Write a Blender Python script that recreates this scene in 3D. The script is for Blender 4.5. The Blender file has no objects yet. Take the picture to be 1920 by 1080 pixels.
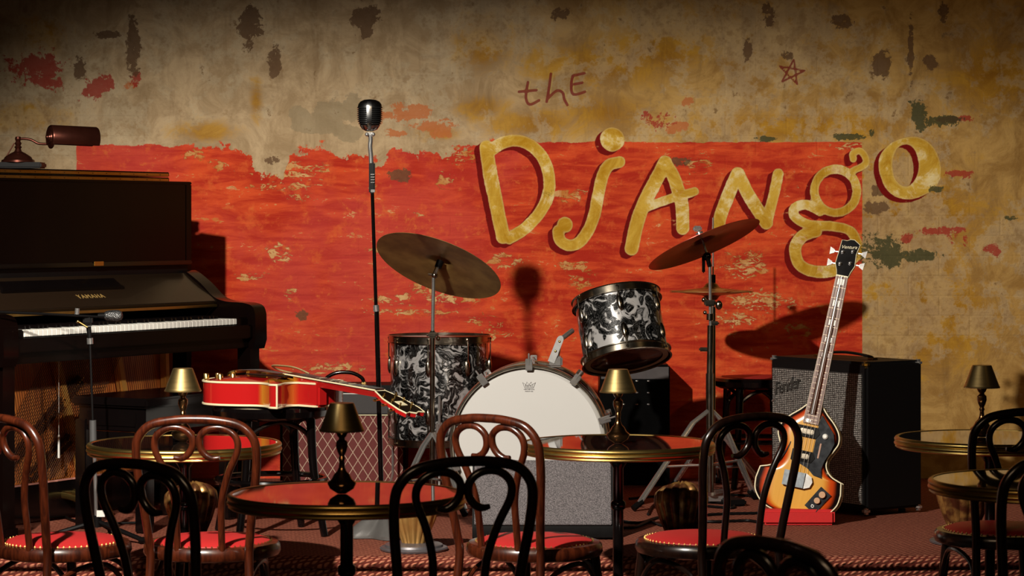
import bpy, bmesh, math, random
import numpy as np
from mathutils import Vector, Matrix, Euler
R = math.radians
PI = math.pi
random.seed(4)
C = bpy.context.scene.collection
SC = bpy.context.scene

# ---------------------------------------------------------------- camera
CAMH, FPX, HY = 1.425, 4800.0, 414.0
cam_d = bpy.data.cameras.new('camera'); cam = bpy.data.objects.new('camera', cam_d); C.objects.link(cam)
cam.location = (0, 0, CAMH); cam.rotation_euler = (R(90), 0, 0)
cam_d.sensor_width = 36; cam_d.lens = 90; cam_d.shift_y = -(540 - HY) / 1920
cam_d.clip_end = 60
cam_d.dof.use_dof = True; cam_d.dof.focus_distance = 9.4; cam_d.dof.aperture_fstop = 9
SC.camera = cam

# ---------------------------------------------------------------- world, lights, exposure
w = bpy.data.worlds.new('world'); SC.world = w; w.use_nodes = True
w.node_tree.nodes['Background'].inputs[0].default_value = (1.0, 0.72, 0.5, 1)
w.node_tree.nodes['Background'].inputs[1].default_value = 0.004
SC.view_settings.view_transform = 'Standard'; SC.view_settings.look = 'None'
SC.view_settings.exposure = 0.0; SC.view_settings.gamma = 1.0; SC.view_settings.use_curve_mapping = False

def spot(name, loc, target, power, angle, blend, color, size=0.05):
    d = bpy.data.lights.new(name, 'SPOT'); o = bpy.data.objects.new(name, d); C.objects.link(o)
    o.location = loc; d.energy = power; d.spot_size = R(angle); d.spot_blend = blend
    d.color = color; d.shadow_soft_size = size
    o.rotation_euler = (Vector(target) - Vector(loc)).to_track_quat('-Z', 'Y').to_euler()
    return o
spot('stage_spotlight', (-1.6, 4.9, 3.05), (0.1, 10.9, 0.0), 1350, 56, 0.6, (1.0, 0.93, 0.82), 0.05)
spot('amber_spotlight', (3.2, 6.2, 3.4), (2.2, 10.9, 0.9), 60, 60, 1.0, (1.0, 0.66, 0.3), 0.12)
spot('side_spotlight', (0.9, 3.4, 2.6), (-1.72, 9.3, 0.62), 800, 13, 0.7, (1.0, 0.90, 0.78), 0.05)
ad = bpy.data.lights.new('house_light', 'AREA'); ao = bpy.data.objects.new('house_light', ad); C.objects.link(ao)
ad.shape = 'RECTANGLE'; ad.size = 1.6; ad.size_y = 0.5; ad.energy = 17; ad.color = (1.0, 0.68, 0.4); ao.location = (-0.5, 3.2, 3.3)
ao.rotation_euler = (Vector((0, 7.2, 0.7)) - Vector(ao.location)).to_track_quat('-Z', 'Y').to_euler()

# ---------------------------------------------------------------- helpers
def W(px, py, Y):
    return Vector(((px - 960) / FPX * Y, Y, CAMH - (py - HY) / FPX * Y))
STAGE = 0.33
def cat(pts, n=6, closed=False):
    P = [Vector(p) for p in pts]; out = []; m = len(P)
    rng = range(m if closed else m - 1)
    for i in rng:
        if closed: a, b, c, d = P[(i-1) % m], P[i], P[(i+1) % m], P[(i+2) % m]
        else: a, b, c, d = P[max(i-1, 0)], P[i], P[i+1], P[min(i+2, m-1)]
        for k in range(n):
            t = k / n
            out.append(0.5 * ((2*b) + (c-a)*t + (2*a-5*b+4*c-d)*t*t + (3*b-a-3*c+d)*t*t*t))
    if not closed: out.append(P[-1])
    return out

class MB:
    def __init__(s): s.v = []; s.f = []
    def add(s, vs, fs, M=None):
        n = len(s.v)
        for p in vs:
            p = Vector(p)
            if M is not None: p = M @ p
            s.v.append(p)
        for f in fs: s.f.append(tuple(i + n for i in f))
        return s
    def tube(s, pts, r, seg=10, closed=False, M=None, flat=1.0):
        P = [Vector(p) for p in pts]; m = len(P)
        rad = r if isinstance(r, (list, tuple)) else [r] * m
        if len(rad) != m: rad = [rad[0] + (rad[-1]-rad[0]) * i / (m-1) for i in range(m)]
        T = []
        for i in range(m):
            a = P[(i-1) % m] if closed else P[max(i-1, 0)]; b = P[(i+1) % m] if closed else P[min(i+1, m-1)]
            t = b - a
            T.append(t.normalized() if t.length > 1e-9 else Vector((0, 0, 1)))
        up = Vector((0, 0, 1)) if abs(T[0].z) < 0.9 else Vector((1, 0, 0))
        N = (up - T[0] * up.dot(T[0])).normalized()
        vs = []; fs = []
        for i in range(m):
            N = (N - T[i] * N.dot(T[i]))
            N = N.normalized() if N.length > 1e-9 else T[i].orthogonal().normalized()
            B = T[i].cross(N)
            for k in range(seg):
                a = 2*PI*k/seg
                vs.append(P[i] + (N*math.cos(a)*flat + B*math.sin(a)) * rad[i])
        for i in range(m if closed else m-1):
            j = (i+1) % m
            for k in range(seg):
                l = (k+1) % seg
                fs.append((i*seg+k, i*seg+l, j*seg+l, j*seg+k))
        if not closed:
            fs.append(tuple(range(seg))[::-1]); fs.append(tuple(range((m-1)*seg, m*seg)))
        return s.add(vs, fs, M)
    def lathe(s, prof, seg=32, M=None, a0=0, a1=2*PI):
        full = abs(a1-a0-2*PI) < 1e-6
        n = seg if full else seg+1
        vs = []; fs = []
        for r, z in prof:
            r = max(r, 1e-5)
            for k in range(n):
                a = a0 + (a1-a0)*k/seg
                vs.append((r*math.cos(a), r*math.sin(a), z))
        for i in range(len(prof)-1):
            for k in range(seg):
                l = (k+1) % n
                fs.append((i*n+k, i*n+l, (i+1)*n+l, (i+1)*n+k))
        return s.add(vs, fs, M)
    def box(s, c, d, M=None, bev=0.0):
        x, y, z = d[0]/2, d[1]/2, d[2]/2
        if bev <= 0:
            vs = [(sx*x, sy*y, sz*z) for sx in (-1, 1) for sy in (-1, 1) for sz in (-1, 1)]
            fs = [(0,1,3,2), (4,6,7,5), (0,4,5,1), (2,3,7,6), (0,2,6,4), (1,5,7,3)]
        else:
            bm = bmesh.new(); bmesh.ops.create_cube(bm, size=1)
            for v in bm.verts: v.co = (v.co.x*2*x, v.co.y*2*y, v.co.z*2*z)
            bmesh.ops.bevel(bm, geom=bm.edges[:], offset=min(bev, x*.9, y*.9, z*.9), segments=2, affect='EDGES')
            bm.verts.index_update()
            vs = [v.co.copy() for v in bm.verts]; fs = [tuple(v.index for v in f.verts) for f in bm.faces]; bm.free()
        T = Matrix.Translation(c)
        return s.add(vs, fs, (M @ T) if M is not None else T)
    def prism(s, out, z0, z1, M=None):
        n = len(out)
        vs = [(p[0], p[1], z0) for p in out] + [(p[0], p[1], z1) for p in out]
        fs = [tuple(range(n))[::-1], tuple(range(n, 2*n))] + [(i, (i+1) % n, n+(i+1) % n, n+i) for i in range(n)]
        return s.add(vs, fs, M)
    def ball(s, c, r, M=None, seg=12):
        r3 = r if isinstance(r, (tuple, list)) else (r, r, r)
        T = Matrix.Translation(c) @ Matrix.Diagonal((*r3, 1))
        prof = [(math.sin(PI*i/(seg//2+1)), -math.cos(PI*i/(seg//2+1))) for i in range(seg//2+2)]
        return s.lathe(prof, seg, (M @ T) if M is not None else T)
    def build(s, name, mat, parent=None, label=None, kind=None, smooth=True):
        me = bpy.data.meshes.new(name); me.from_pydata([tuple(v) for v in s.v], [], s.f)
        bm = bmesh.new(); bm.from_mesh(me); bmesh.ops.recalc_face_normals(bm, faces=bm.faces)
        if smooth:
            for f in bm.faces: f.smooth = True
            for e in bm.edges:
                if len(e.link_faces) == 2 and e.calc_face_angle(0) > R(38): e.smooth = False
        bm.to_mesh(me); bm.free()
        me.materials.append(mat)
        o = bpy.data.objects.new(name, me); C.objects.link(o)
        if parent is not None: o.parent = parent
        if label: o['label'] = label
        if kind: o['kind'] = kind
        return o

def thing(name, label, catg, loc=(0, 0, 0), rot=(0, 0, 0), group=None):
    o = bpy.data.objects.new(name, None); C.objects.link(o); o.empty_display_size = 0.05
    o.location = loc; o.rotation_euler = rot; o['label'] = label; o['category'] = catg
    if group: o['group'] = group
    return o
def tag(o, label, catg, group=None):
    o['label'] = label; o['category'] = catg
    if group: o['group'] = group
    return o
def dup(root, loc, rot, label, group=None):
    def rec(o, par):
        c = o.copy(); C.objects.link(c)
        if par is not None: c.parent = par
        for ch in list(o.children): rec(ch, c)
        return c
    r = rec(root, None); r.location = loc; r.rotation_euler = rot; r['label'] = label
    if group: r['group'] = group
    return r
def text_mesh(name, txt, size, mat, parent, M, extrude=0.001, shear=0.0, space=1.0, offset=0.0):
    cu = bpy.data.curves.new(name, 'FONT'); cu.body = txt; cu.size = size; cu.extrude = extrude
    cu.align_x = 'CENTER'; cu.align_y = 'CENTER'; cu.shear = shear; cu.space_character = space; cu.offset = offset
    to = bpy.data.objects.new('tmp', cu); C.objects.link(to)
    bpy.context.view_layer.update()
    me = bpy.data.meshes.new_from_object(to.evaluated_get(bpy.context.evaluated_depsgraph_get()))
    bpy.data.objects.remove(to); bpy.data.curves.remove(cu)
    me.name = name; me.transform(M); me.materials.clear(); me.materials.append(mat)
    o = bpy.data.objects.new(name, me); C.objects.link(o); o.parent = parent
    return o
def frame(origin, x, y, z):
    M = Matrix.Identity(4)
    for i, a in enumerate((x, y, z)):
        for j in range(3): M[j][i] = a[j]
    for j in range(3): M[j][3] = origin[j]
    return M

# ---------------------------------------------------------------- node material helpers
class NG:
    def __init__(s, name):
        s.m = bpy.data.materials.new(name); s.m.use_nodes = True; s.t = s.m.node_tree
        s.b = s.t.nodes['Principled BSDF']
    def n(s, typ, **kw):
        nd = s.t.nodes.new(typ)
        for k, v in kw.items(): setattr(nd, k, v)
        return nd
    def put(s, sock, v):
        if isinstance(v, bpy.types.NodeSocket): s.t.links.new(v, sock)
        elif isinstance(v, (tuple, list)):
            sock.default_value = tuple(v) + ((1,) if len(v) == 3 and len(sock.default_value) == 4 else ())
        else: sock.default_value = v
    def math(s, op, a, b=0.0, c=0.0, clamp=False):
        nd = s.n('ShaderNodeMath', operation=op); nd.use_clamp = clamp
        s.put(nd.inputs[0], a); s.put(nd.inputs[1], b); s.put(nd.inputs[2], c); return nd.outputs[0]
    def mix(s, f, a, b, mode='MIX'):
        nd = s.n('ShaderNodeMix', data_type='RGBA', blend_type=mode)
        s.put(nd.inputs[0], f); s.put(nd.inputs[6], a); s.put(nd.inputs[7], b); return nd.outputs[2]
    def step(s, v, lo, hi):
        nd = s.n('ShaderNodeMapRange', interpolation_type='SMOOTHSTEP')
        s.put(nd.inputs[0], v); s.put(nd.inputs[1], lo); s.put(nd.inputs[2], hi); return nd.outputs[0]
    def obj(s):
        return s.n('ShaderNodeTexCoord').outputs['Object']
    def mapv(s, v, scale=(1, 1, 1), rot=(0, 0, 0), loc=(0, 0, 0)):
        nd = s.n('ShaderNodeMapping'); s.put(nd.inputs[0], v)
        nd.inputs['Scale'].default_value = scale; nd.inputs['Rotation'].default_value = rot; nd.inputs['Location'].default_value = loc
        return nd.outputs[0]
    def noise(s, v, scale, detail=4, rough=0.55, dist=0.0, out=0):
        nd = s.n('ShaderNodeTexNoise'); s.put(nd.inputs['Vector'], v); nd.inputs['Scale'].default_value = scale
        nd.inputs['Detail'].default_value = detail; nd.inputs['Roughness'].default_value = rough
        nd.inputs['Distortion'].default_value = dist; return nd.outputs[out]
    def bump(s, h, strength=0.3, dist=0.01, normal=None):
        nd = s.n('ShaderNodeBump'); s.put(nd.inputs['Height'], h); nd.inputs['Strength'].default_value = strength
        nd.inputs['Distance'].default_value = dist
        if normal is not None: s.put(nd.inputs['Normal'], normal)
        s.t.links.new(nd.outputs[0], s.b.inputs['Normal']); return nd.outputs[0]
    def set(s, **kw):
        names = dict(col='Base Color', rough='Roughness', metal='Metallic', ior='IOR', coat='Coat Weight', coatr='Coat Roughness', spec='Specular IOR Level', sheen='Sheen Weight')
        for k, v in kw.items(): s.put(s.b.inputs[names[k]], v)
        return s.m
def simple(name, col, rough=0.5, metal=0.0, var=0.15, nscale=30, bump=0.0, coat=0.0, spec=0.5):
    g = NG(name); v = g.obj(); nz = g.noise(v, nscale, 3)
    dark = tuple(c*(1-var) for c in col); lite = tuple(min(1, c*(1+var)) for c in col)
    g.set(col=g.mix(nz, dark, lite), rough=g.math('ADD', g.math('MULTIPLY', nz, 0.12), max(rough-0.06, 0)), metal=metal, coat=coat, spec=spec)
    if bump > 0: g.bump(g.noise(v, nscale*4, 2), bump, 0.002)
    return g.m
def wood(name, dark, lite, rough=0.3, scale=(60, 60, 6), coat=0.5):
    g = NG(name); v = g.mapv(g.obj(), scale); nz = g.noise(v, 1.0, 5, 0.6, 0.8)
    g.set(col=g.mix(g.step(nz, 0.3, 0.7), dark, lite), rough=rough, coat=coat, coatr=0.12); g.bump(nz, 0.05, 0.001)
    return g.m

M_ = {}
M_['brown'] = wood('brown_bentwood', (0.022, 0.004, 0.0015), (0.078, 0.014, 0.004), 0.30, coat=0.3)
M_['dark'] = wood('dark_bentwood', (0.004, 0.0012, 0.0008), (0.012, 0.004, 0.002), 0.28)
M_['seat'] = simple('red_leatherette', (0.42, 0.018, 0.018), 0.5, 0, 0.08, 12, 0.08)
M_['nail'] = simple('brass_nail', (0.34, 0.2, 0.06), 0.5, 1.0)
M_['black'] = simple('black_lacquer', (0.003, 0.002, 0.002), 0.14, 0, 0.2, 8, 0, 0)
M_['matte'] = simple('matte_black', (0.004, 0.0035, 0.0035), 0.45, 0, 0.2, 40, spec=0.12)
M_['chrome'] = simple('chrome', (0.66, 0.64, 0.62), 0.2, 0.88, 0.06, 20)
M_['white'] = simple('ivory_white', (0.78, 0.76, 0.70), 0.4, 0, 0.03, 10)
M_['cream'] = simple('cream_binding', (0.75, 0.66, 0.42), 0.4, 0, 0.06, 20)
M_['gold'] = simple('gold_hardware', (0.75, 0.5, 0.17), 0.25, 1.0)
M_['text_gold'] = simple('gold_lettering', (0.6, 0.38, 0.12), 0.4, 0.5)
def brass_mat(name, col, rough, spin=True):
    g = NG(name); v = g.obj()
    nz = g.noise(g.mapv(v, (6, 6, 500)), 1.0, 3); nz2 = g.noise(v, 25, 4)
    g.set(col=g.mix(nz2, tuple(c*0.7 for c in col), col), metal=1.0, rough=g.math('MULTIPLY_ADD', nz, 0.15, rough-0.07))
    g.bump(nz, 0.05, 0.0005); return g.m
M_['brass'] = brass_mat('aged_brass', (0.66, 0.45, 0.14), 0.32)
M_['shade'] = brass_mat('brushed_brass_shade', (0.62, 0.44, 0.18), 0.36)
M_['stem'] = brass_mat('bronze_stem', (0.42, 0.22, 0.09), 0.2)
M_['bronze'] = simple('oiled_bronze', (0.075, 0.020, 0.012), 0.32, 0.8, 0.3, 20)
M_['plate'] = simple('piano_iron_plate', (0.70, 0.36, 0.08), 0.4, 0.35, 0.2, 14)
M_['soundboard'] = wood('spruce_soundboard', (0.50, 0.13, 0.03), (0.72, 0.24, 0.05), 0.45, (30, 3, 3), 0.2)
g = NG('table_mirror_black'); v = g.obj()
g.set(col=(0.012, 0.010, 0.010), rough=g.math('MULTIPLY_ADD', g.noise(v, 9, 4), 0.03, 0.015), ior=2.6, coat=1.0); M_['mirror'] = g.m

# ---------------------------------------------------------------- wall_back
WY = 10.9; WS = FPX / WY
def wpx(X): return 960 + X*WS
def wpy(z): return HY + (CAMH - z)*WS
LET = []   # (points px, half width px)
def L(pts, w, n=6): LET.append((cat([(p[0], p[1], 0) for p in pts], n), w))
L([(912,276),(918,320),(928,370),(937,415),(943,444)], 14)
L([(916,286),(942,268),(972,264),(1000,276),(1020,300),(1030,335),(1026,372),(1008,404),(982,430),(955,447)], 12)
L([(1148,261),(1148.5,261.5)], 23, 1)
L([(1161,304),(1142,310),(1130,330),(1122,363),(1115,400),(1104,430),(1086,454),(1066,460),(1050,450),(1047,433)], 12)
L([(1059,421),(1060,422)], 15, 1)
L([(1247,305),(1228,342),(1208,380),(1194,420),(1184,466)], 14)
L([(1247,305),(1262,330),(1272,358),(1279,388),(1280,428)], 13)
L([(1214,388),(1252,374),(1302,359)], 9)
L([(1382,326),(1366,365),(1352,402),(1347,430)], 13)
L([(1384,326),(1402,362),(1420,392),(1437,418)], 13)
L([(1459,326),(1450,370),(1437,418)], 11)
ring = lambda cx, cy, rx, ry, a0, a1, n=14: [(cx+rx*math.cos(R(a0+(a1-a0)*i/n)), cy+ry*math.sin(R(a0+(a1-a0)*i/n))) for i in range(n+1)]
L(ring(1567,358,40,41,0,360), 9, 3)
L([(1600,298),(1600,288),(1612,283),(1622,294),(1622,308),(1600,320)], 7.5)
L([(1538,396),(1512,384),(1490,390),(1492,408),(1520,422),(1560,424),(1592,432),(1607,455),(1609,478)], 10)
L([(1530,434),(1505,442),(1491,465),(1498,494),(1522,508),(1552,509),(1580,500),(1606,476)], 12)
OUT_O = (1706,315,58,58,-18); IN_O = (1698,310,24,38,0)
SMALL = []
def S(pts, w=3.0, n=4): SMALL.append((cat([(p[0], p[1], 0) for p in pts], n), w))
S([(990,154),(986,182),(993,196),(1011,188)]); S([(973,172),(1006,169)])
S([(1033,138),(1029,168),(1025,191)]); S([(1026,186),(1044,170),(1055,174),(1058,186),(1064,197)])
S([(1074,142),(1071,160),(1075,177),(1097,172)]); S([(1076,158),(1092,155)]); S([(1074,142),(1096,137)])
st = [(1484+25*math.cos(R(-80+144*i)), 136+25*math.sin(R(-80+144*i))) for i in range(6)]
for i in range(5): S([st[i], st[i+1]], 2.1, 2)
GREEN = [(1722,213,20,22),(1765,226,44,11),(1725,232,10,12),(1635,247,6,9),(1440,260,26,6),(1598,257,32,7),(1655,468,42,30),(1715,478,52,11),(1660,490,28,14),(1755,355,15,6),(1900,408,20,5)]
MAROON = [(62,132,52,30),(95,150,30,18),(178,166,22,20),(200,150,16,14),(255,152,12,16),(1765,433,55,7),(1790,445,12,14),(1810,447,7,12),(1863,468,14,11),(1700,448,14,12),(1780,225,30,7),(1810,222,20,7),(1798,325,30,6),(1235,225,26,16)]
ORANGE = [(760,216,38,9),(800,238,46,10),(745,200,14,12),(788,205,18,12),(830,250,22,8),(740,250,20,8),(690,232,22,8),(250,160,14,8),(1290,190,12,8),(1270,240,24,12)]
BROWN = [(684,36,32,34),(470,50,22,44),(515,118,12,34),(250,90,14,60),(200,65,26,8),(150,130,12,22),(750,330,24,12),(512,303,16,10),(1660,357,30,11),(1637,392,18,12),(1658,388,12,10),(1275,304,26,10),(1440,24,16,26),(1655,120,20,26),(1708,90,6,66),(1745,118,14,14),(1402,90,10,22),(1475,104,18,10),(1770,20,10,20),(568,592,14,11),(1050,25,20,14),(1580,40,22,14)]
GREY = [(560,215,20,16),(620,212,34,26),(660,205,20,34),(590,235,60,16),(655,250,30,18)]
OCH = [(905,90,60,70),(900,200,70,36),(1000,230,120,36),(1130,210,100,50),(1240,100,100,50),(1500,240,260,30),(1700,400,200,130),(1750,600,160,150),(1130,120,180,60),(820,250,50,20),(1860,140,120,90),(90,60,60,40),(50,220,90,30),(390,250,80,30),(480,190,18,50),(620,330,60,24),(560,340,50,18)]
PALE = [(523,466,24,9),(512,478,6,16),(533,482,14,8),(700,470,14,5),(780,585,90,6),(850,560,60,12),(740,560,40,9),(935,620,28,18),(946,490,30,14),(1065,500,22,10),(1400,495,46,26),(1425,565,60,20),(1380,600,30,12),(545,550,12,14),(620,690,60,9),(700,352,10,8),(833,337,18,16),(790,400,12,5),(560,370,30,8),(470,520,30,8),(900,600,30,10),(1090,520,24,30),(1200,640,20,12),(1500,620,26,16),(1600,275,30,8),(1310,310,24,16),(1060,365,40,12),(800,540,26,16),(1490,345,10,8),(410,310,16,12),(365,290,26,10),(540,320,70,18),(530,350,60,8),(870,290,40,16)]

def seg_dist(X, Y, pts):
    d = np.full(X.shape, 1e9)
    for a, b in zip(pts[:-1], pts[1:]):
        ax, ay, bx, by = a[0], a[1], b[0], b[1]; dx, dy = bx-ax, by-ay; l = dx*dx+dy*dy+1e-9
        t = np.clip(((X-ax)*dx+(Y-ay)*dy)/l, 0, 1)
        d = np.minimum(d, np.hypot(X-ax-t*dx, Y-ay-t*dy))
    return d
def let_sd(X, Y):
    s = np.full(X.shape, -60.0)
    for pts, wd in LET: s = np.maximum(s, wd - seg_dist(X, Y, pts))
    cx, cy, rx, ry, an = OUT_O; c, sn = math.cos(R(an)), math.sin(R(an)); u = (X-cx)*c+(Y-cy)*sn; v = -(X-cx)*sn+(Y-cy)*c
    o = (1-((np.abs(u)/rx)**2.3+(np.abs(v)/ry)**2.3)**(1/2.3))*rx
    cx, cy, rx, ry, an = IN_O; i = (1-np.hypot((X-cx)/rx, (Y-cy)/ry))*rx
    return np.maximum(s, np.minimum(o, -i))
def blob(X, Y, lst, pad=1.0):
    s = np.full(X.shape, -4.0)
    for x, y, a, b in lst: s = np.maximum(s, 1-np.hypot((X-x)/(a*1.15), (Y-y)/(b*1.15)))
    return s

xs = np.concatenate([np.arange(-3.4, -2.3, 0.1), np.arange(-2.3, 2.3, 0.0065), np.arange(2.3, 3.41, 0.1)])
zs = np.concatenate([np.arange(0.0, 0.7, 0.05), np.arange(0.7, 2.45, 0.0065), np.arange(2.45, 3.6, 0.1)])
XX, ZZ = np.meshgrid(xs, zs); PX = wpx(XX).ravel(); PY = wpy(ZZ).ravel()
nx, nz_ = len(xs), len(zs)
yy = WY + 0*XX
me = bpy.data.meshes.new('wall_back')
co = np.stack([XX.ravel(), yy.ravel(), ZZ.ravel()], 1).astype(np.float32)
ii, jj = np.meshgrid(np.arange(nx-1), np.arange(nz_-1)); a = (jj*nx+ii).ravel()
quads = np.stack([a, a+1, a+1+nx, a+nx], 1).astype(np.int32)
# the wall's back slab so that it has thickness
base = len(co)
bk = np.array([[xs[0], WY+.2, zs[0]], [xs[-1], WY+.2, zs[0]], [xs[-1], WY+.2, zs[-1]], [xs[0], WY+.2, zs[-1]],
               [xs[0], WY+.001, zs[0]], [xs[-1], WY+.001, zs[0]], [xs[-1], WY+.001, zs[-1]], [xs[0], WY+.001, zs[-1]]], np.float32)
co = np.concatenate([co, bk]); bq = np.array([[1,0,3,2],[0,1,5,4],[3,7,6,2],[0,4,7,3],[1,2,6,5]], np.int32)+base
quads = np.concatenate([quads, bq])
me.vertices.add(len(co)); me.vertices.foreach_set('co', co.ravel())
me.loops.add(quads.size); me.loops.foreach_set('vertex_index', quads.ravel())
me.polygons.add(len(quads)); me.polygons.foreach_set('loop_start', np.arange(0, quads.size, 4, dtype=np.int32))
me.update(calc_edges=True)
PXa = np.concatenate([PX, np.full(8, -500.0)]); PYa = np.concatenate([PY, np.full(8, -500.0)])
top = np.interp(PXa, [143,400,440,470,490,530,545,620,640,720,735,760,820,880,905,1000,1617], [272,270,275,300,330,335,285,275,290,303,282,284,290,276,268,266,266])
red = np.minimum(np.minimum(PXa-143, 1617-PXa), PYa-top)
rag = np.interp(PXa, [0,143,330,420,560,900,990,1560,1620], [.1,.06,.25,1,1,.8,.1,.06,.06]) * np.exp(-np.abs(PYa-top)/45.0)
def attr(name, *ch):
    at = me.attributes.new(name, 'FLOAT_COLOR', 'POINT'); d = np.ones((len(co), 4), np.float32)
    for i, c_ in enumerate(ch): d[:, i] = c_
    at.data.foreach_set('color', d.ravel())
small = np.full(PXa.shape, -30.0)
for pts, wd in SMALL: small = np.maximum(small, wd - seg_dist(PXa, PYa, pts))
smally = np.full(PXa.shape, -30.0)
for pts, wd in SMALL[:7]: smally = np.maximum(smally, 2.2 - seg_dist(PXa-4, PYa+2, pts))
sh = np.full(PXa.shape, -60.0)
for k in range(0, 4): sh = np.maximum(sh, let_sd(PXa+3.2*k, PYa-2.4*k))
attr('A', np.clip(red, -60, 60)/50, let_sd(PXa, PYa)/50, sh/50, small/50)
attr('B', blob(PXa, PYa, GREEN), blob(PXa, PYa, MAROON), blob(PXa, PYa, BROWN), rag)
attr('D', blob(PXa, PYa, PALE), blob(PXa, PYa, OCH), blob(PXa, PYa, ORANGE), blob(PXa, PYa, GREY))
attr('E', smally/50, np.clip((PXa-800)/900, 0, 1), 0)
g = NG('painted_plaster'); v = g.obj()
def sep(name):
    a = g.n('ShaderNodeAttribute', attribute_name=name); s = g.n('ShaderNodeSeparateColor'); g.t.links.new(a.outputs['Color'], s.inputs[0])
    return s.outputs[0], s.outputs[1], s.outputs[2], a.outputs['Alpha']
aR, aL, aS, aT = sep('A'); bG, bM, bB, bRag = sep('B'); dP, dO, dOr, dGy = sep('D'); eY, eX, _, _ = sep('E')
n_big = g.noise(v, 1.6, 6, 0.6); n_mid = g.noise(v, 5.5, 8, 0.72, 0.8); n_fine = g.noise(v, 26, 6, 0.7); n_hor = g.noise(g.mapv(v, (3, 1, 16)), 1.4, 6, 0.65, 0.5)
n_ver = g.noise(g.mapv(v, (16, 1, 3)), 1.0, 5, 0.65, 0.4); n_rag = g.noise(v, 13, 7, 0.72); n_vf = g.noise(v, 90, 3, 0.6)
def cen(x, k): return g.math('MULTIPLY', g.math('SUBTRACT', x, 0.5), k)
tan = g.mix(g.step(n_mid, 0.35, 0.65), (0.36, 0.245, 0.13), (0.56, 0.405, 0.235))
tan = g.mix(g.math('MULTIPLY', g.step(eX, 0.0, 0.5), 0.85), tan, g.mix(g.step(n_mid, 0.35, 0.65), (0.33, 0.17, 0.035), (0.54, 0.32, 0.085)))
och = g.mix(g.step(n_mid, .3, .7), (0.30, 0.125, 0.006), (0.50, 0.26, 0.02))
om = g.math('MULTIPLY', g.step(g.math('ADD', g.math('ADD', dO, cen(n_mid, 2.2)), cen(n_big, 1.2)), 0.1, 0.75), 0.85)
pl = g.mix(om, tan, och)
pl = g.mix(g.math('MULTIPLY', g.step(n_ver, 0.50, 0.72), 0.35), pl, (0.16, 0.085, 0.03))
pl = g.mix(g.math('MULTIPLY', g.step(g.math('ADD', n_rag, cen(n_big, 1.2)), 0.5, 0.62), 0.35), pl, (0.58, 0.48, 0.32))
pl = g.mix(g.math('MULTIPLY', g.step(g.math('ADD', n_fine, cen(n_big, .5)), 0.54, 0.70), 0.42), pl, (0.22, 0.11, 0.03))
gm = g.step(g.math('ADD', dGy, cen(n_rag, 1.8)), 0.15, 0.22); pl = g.mix(g.math('MULTIPLY', gm, 0.6), pl, (0.28, 0.22, 0.13))
# scattered small patches of old brown paint in the top of the wall
sc = g.step(g.math('ADD', n_rag, g.math('MULTIPLY', n_ver, 0.4)), 0.86, 0.9); pl = g.mix(g.math('MULTIPLY', sc, 0.6), pl, (0.17, 0.09, 0.03))
redc = g.mix(g.step(n_hor, 0.35, 0.65), (0.44, 0.026, 0.012), (0.70, 0.085, 0.024))
redc = g.mix(g.math('MULTIPLY', g.step(g.math('ADD', n_big, g.math('MULTIPLY', eX, -0.5)), 0.36, 0.58), 0.65), redc, g.mix(n_hor, (0.46, 0.036, 0.034), (0.64, 0.082, 0.060)))
redc = g.mix(g.math('MULTIPLY', g.step(n_mid, 0.58, 0.75), 0.5), redc, (0.68, 0.15, 0.035))
n_fl = g.noise(g.mapv(v, (1, 1, 2.2)), 22, 8, 0.72, 0.9)
flake = g.step(g.math('ADD', g.math('ADD', g.math('MINIMUM', dP, 0.5), cen(n_fl, 5.0)), cen(n_hor, 1.5)), 0.42, 0.55)
flake2 = g.step(g.math('ADD', n_fl, cen(n_hor, 0.8)), 0.665, 0.70)
flake3 = g.math('MULTIPLY', g.step(g.math('ADD', n_fine, cen(n_mid, 0.8)), 0.62, 0.72), 0.45)
fcol = g.mix(g.step(n_mid, .35, .65), (0.50, 0.20, 0.04), (0.72, 0.50, 0.22))
redc = g.mix(g.math('MULTIPLY', g.step(n_rag, 0.52, 0.66), 0.4), redc, (0.76, 0.15, 0.035)); redc = g.mix(flake3, redc, (0.66, 0.16, 0.04)); redc = g.mix(g.math('MAXIMUM', g.math('MULTIPLY', flake2, 0.6), g.math('MULTIPLY', flake, 0.85)), redc, fcol)
rm = g.step(g.math('ADD', aR, g.math('MULTIPLY', cen(n_rag, 3.0), bRag)), -0.01, 0.02)
rm = g.math('MAXIMUM', rm, 0)
col = g.mix(rm, pl, redc)
n_edge = g.math('ADD', g.math('MULTIPLY', n_rag, 0.55), g.math('MULTIPLY', g.noise(v, 34, 6, 0.75, 0.5), 0.45))
mk = lambda f, k=1.6, lo=0.2, hi=0.3: g.step(g.math('ADD', g.math('MINIMUM', f, 0.55), cen(n_edge, k*4.0)), lo, hi)
col = g.mix(g.math('MULTIPLY', mk(dOr), 0.85), col, (0.50, 0.15, 0.045))
col = g.mix(g.math('MULTIPLY', mk(bM), 0.85), col, (0.36, 0.03, 0.022))
col = g.mix(g.math('MULTIPLY', mk(bB, 1.0), 0.85), col, g.mix(n_fine, (0.07, 0.03, 0.015), (0.18, 0.10, 0.05)))
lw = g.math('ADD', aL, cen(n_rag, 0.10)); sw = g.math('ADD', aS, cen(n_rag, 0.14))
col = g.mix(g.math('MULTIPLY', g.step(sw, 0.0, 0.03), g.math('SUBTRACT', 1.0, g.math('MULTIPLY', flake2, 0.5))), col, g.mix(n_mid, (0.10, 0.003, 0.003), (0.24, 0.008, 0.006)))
lc = g.mix(g.step(n_mid, 0.35, 0.62), (0.46, 0.23, 0.012), (0.66, 0.42, 0.06))
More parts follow.
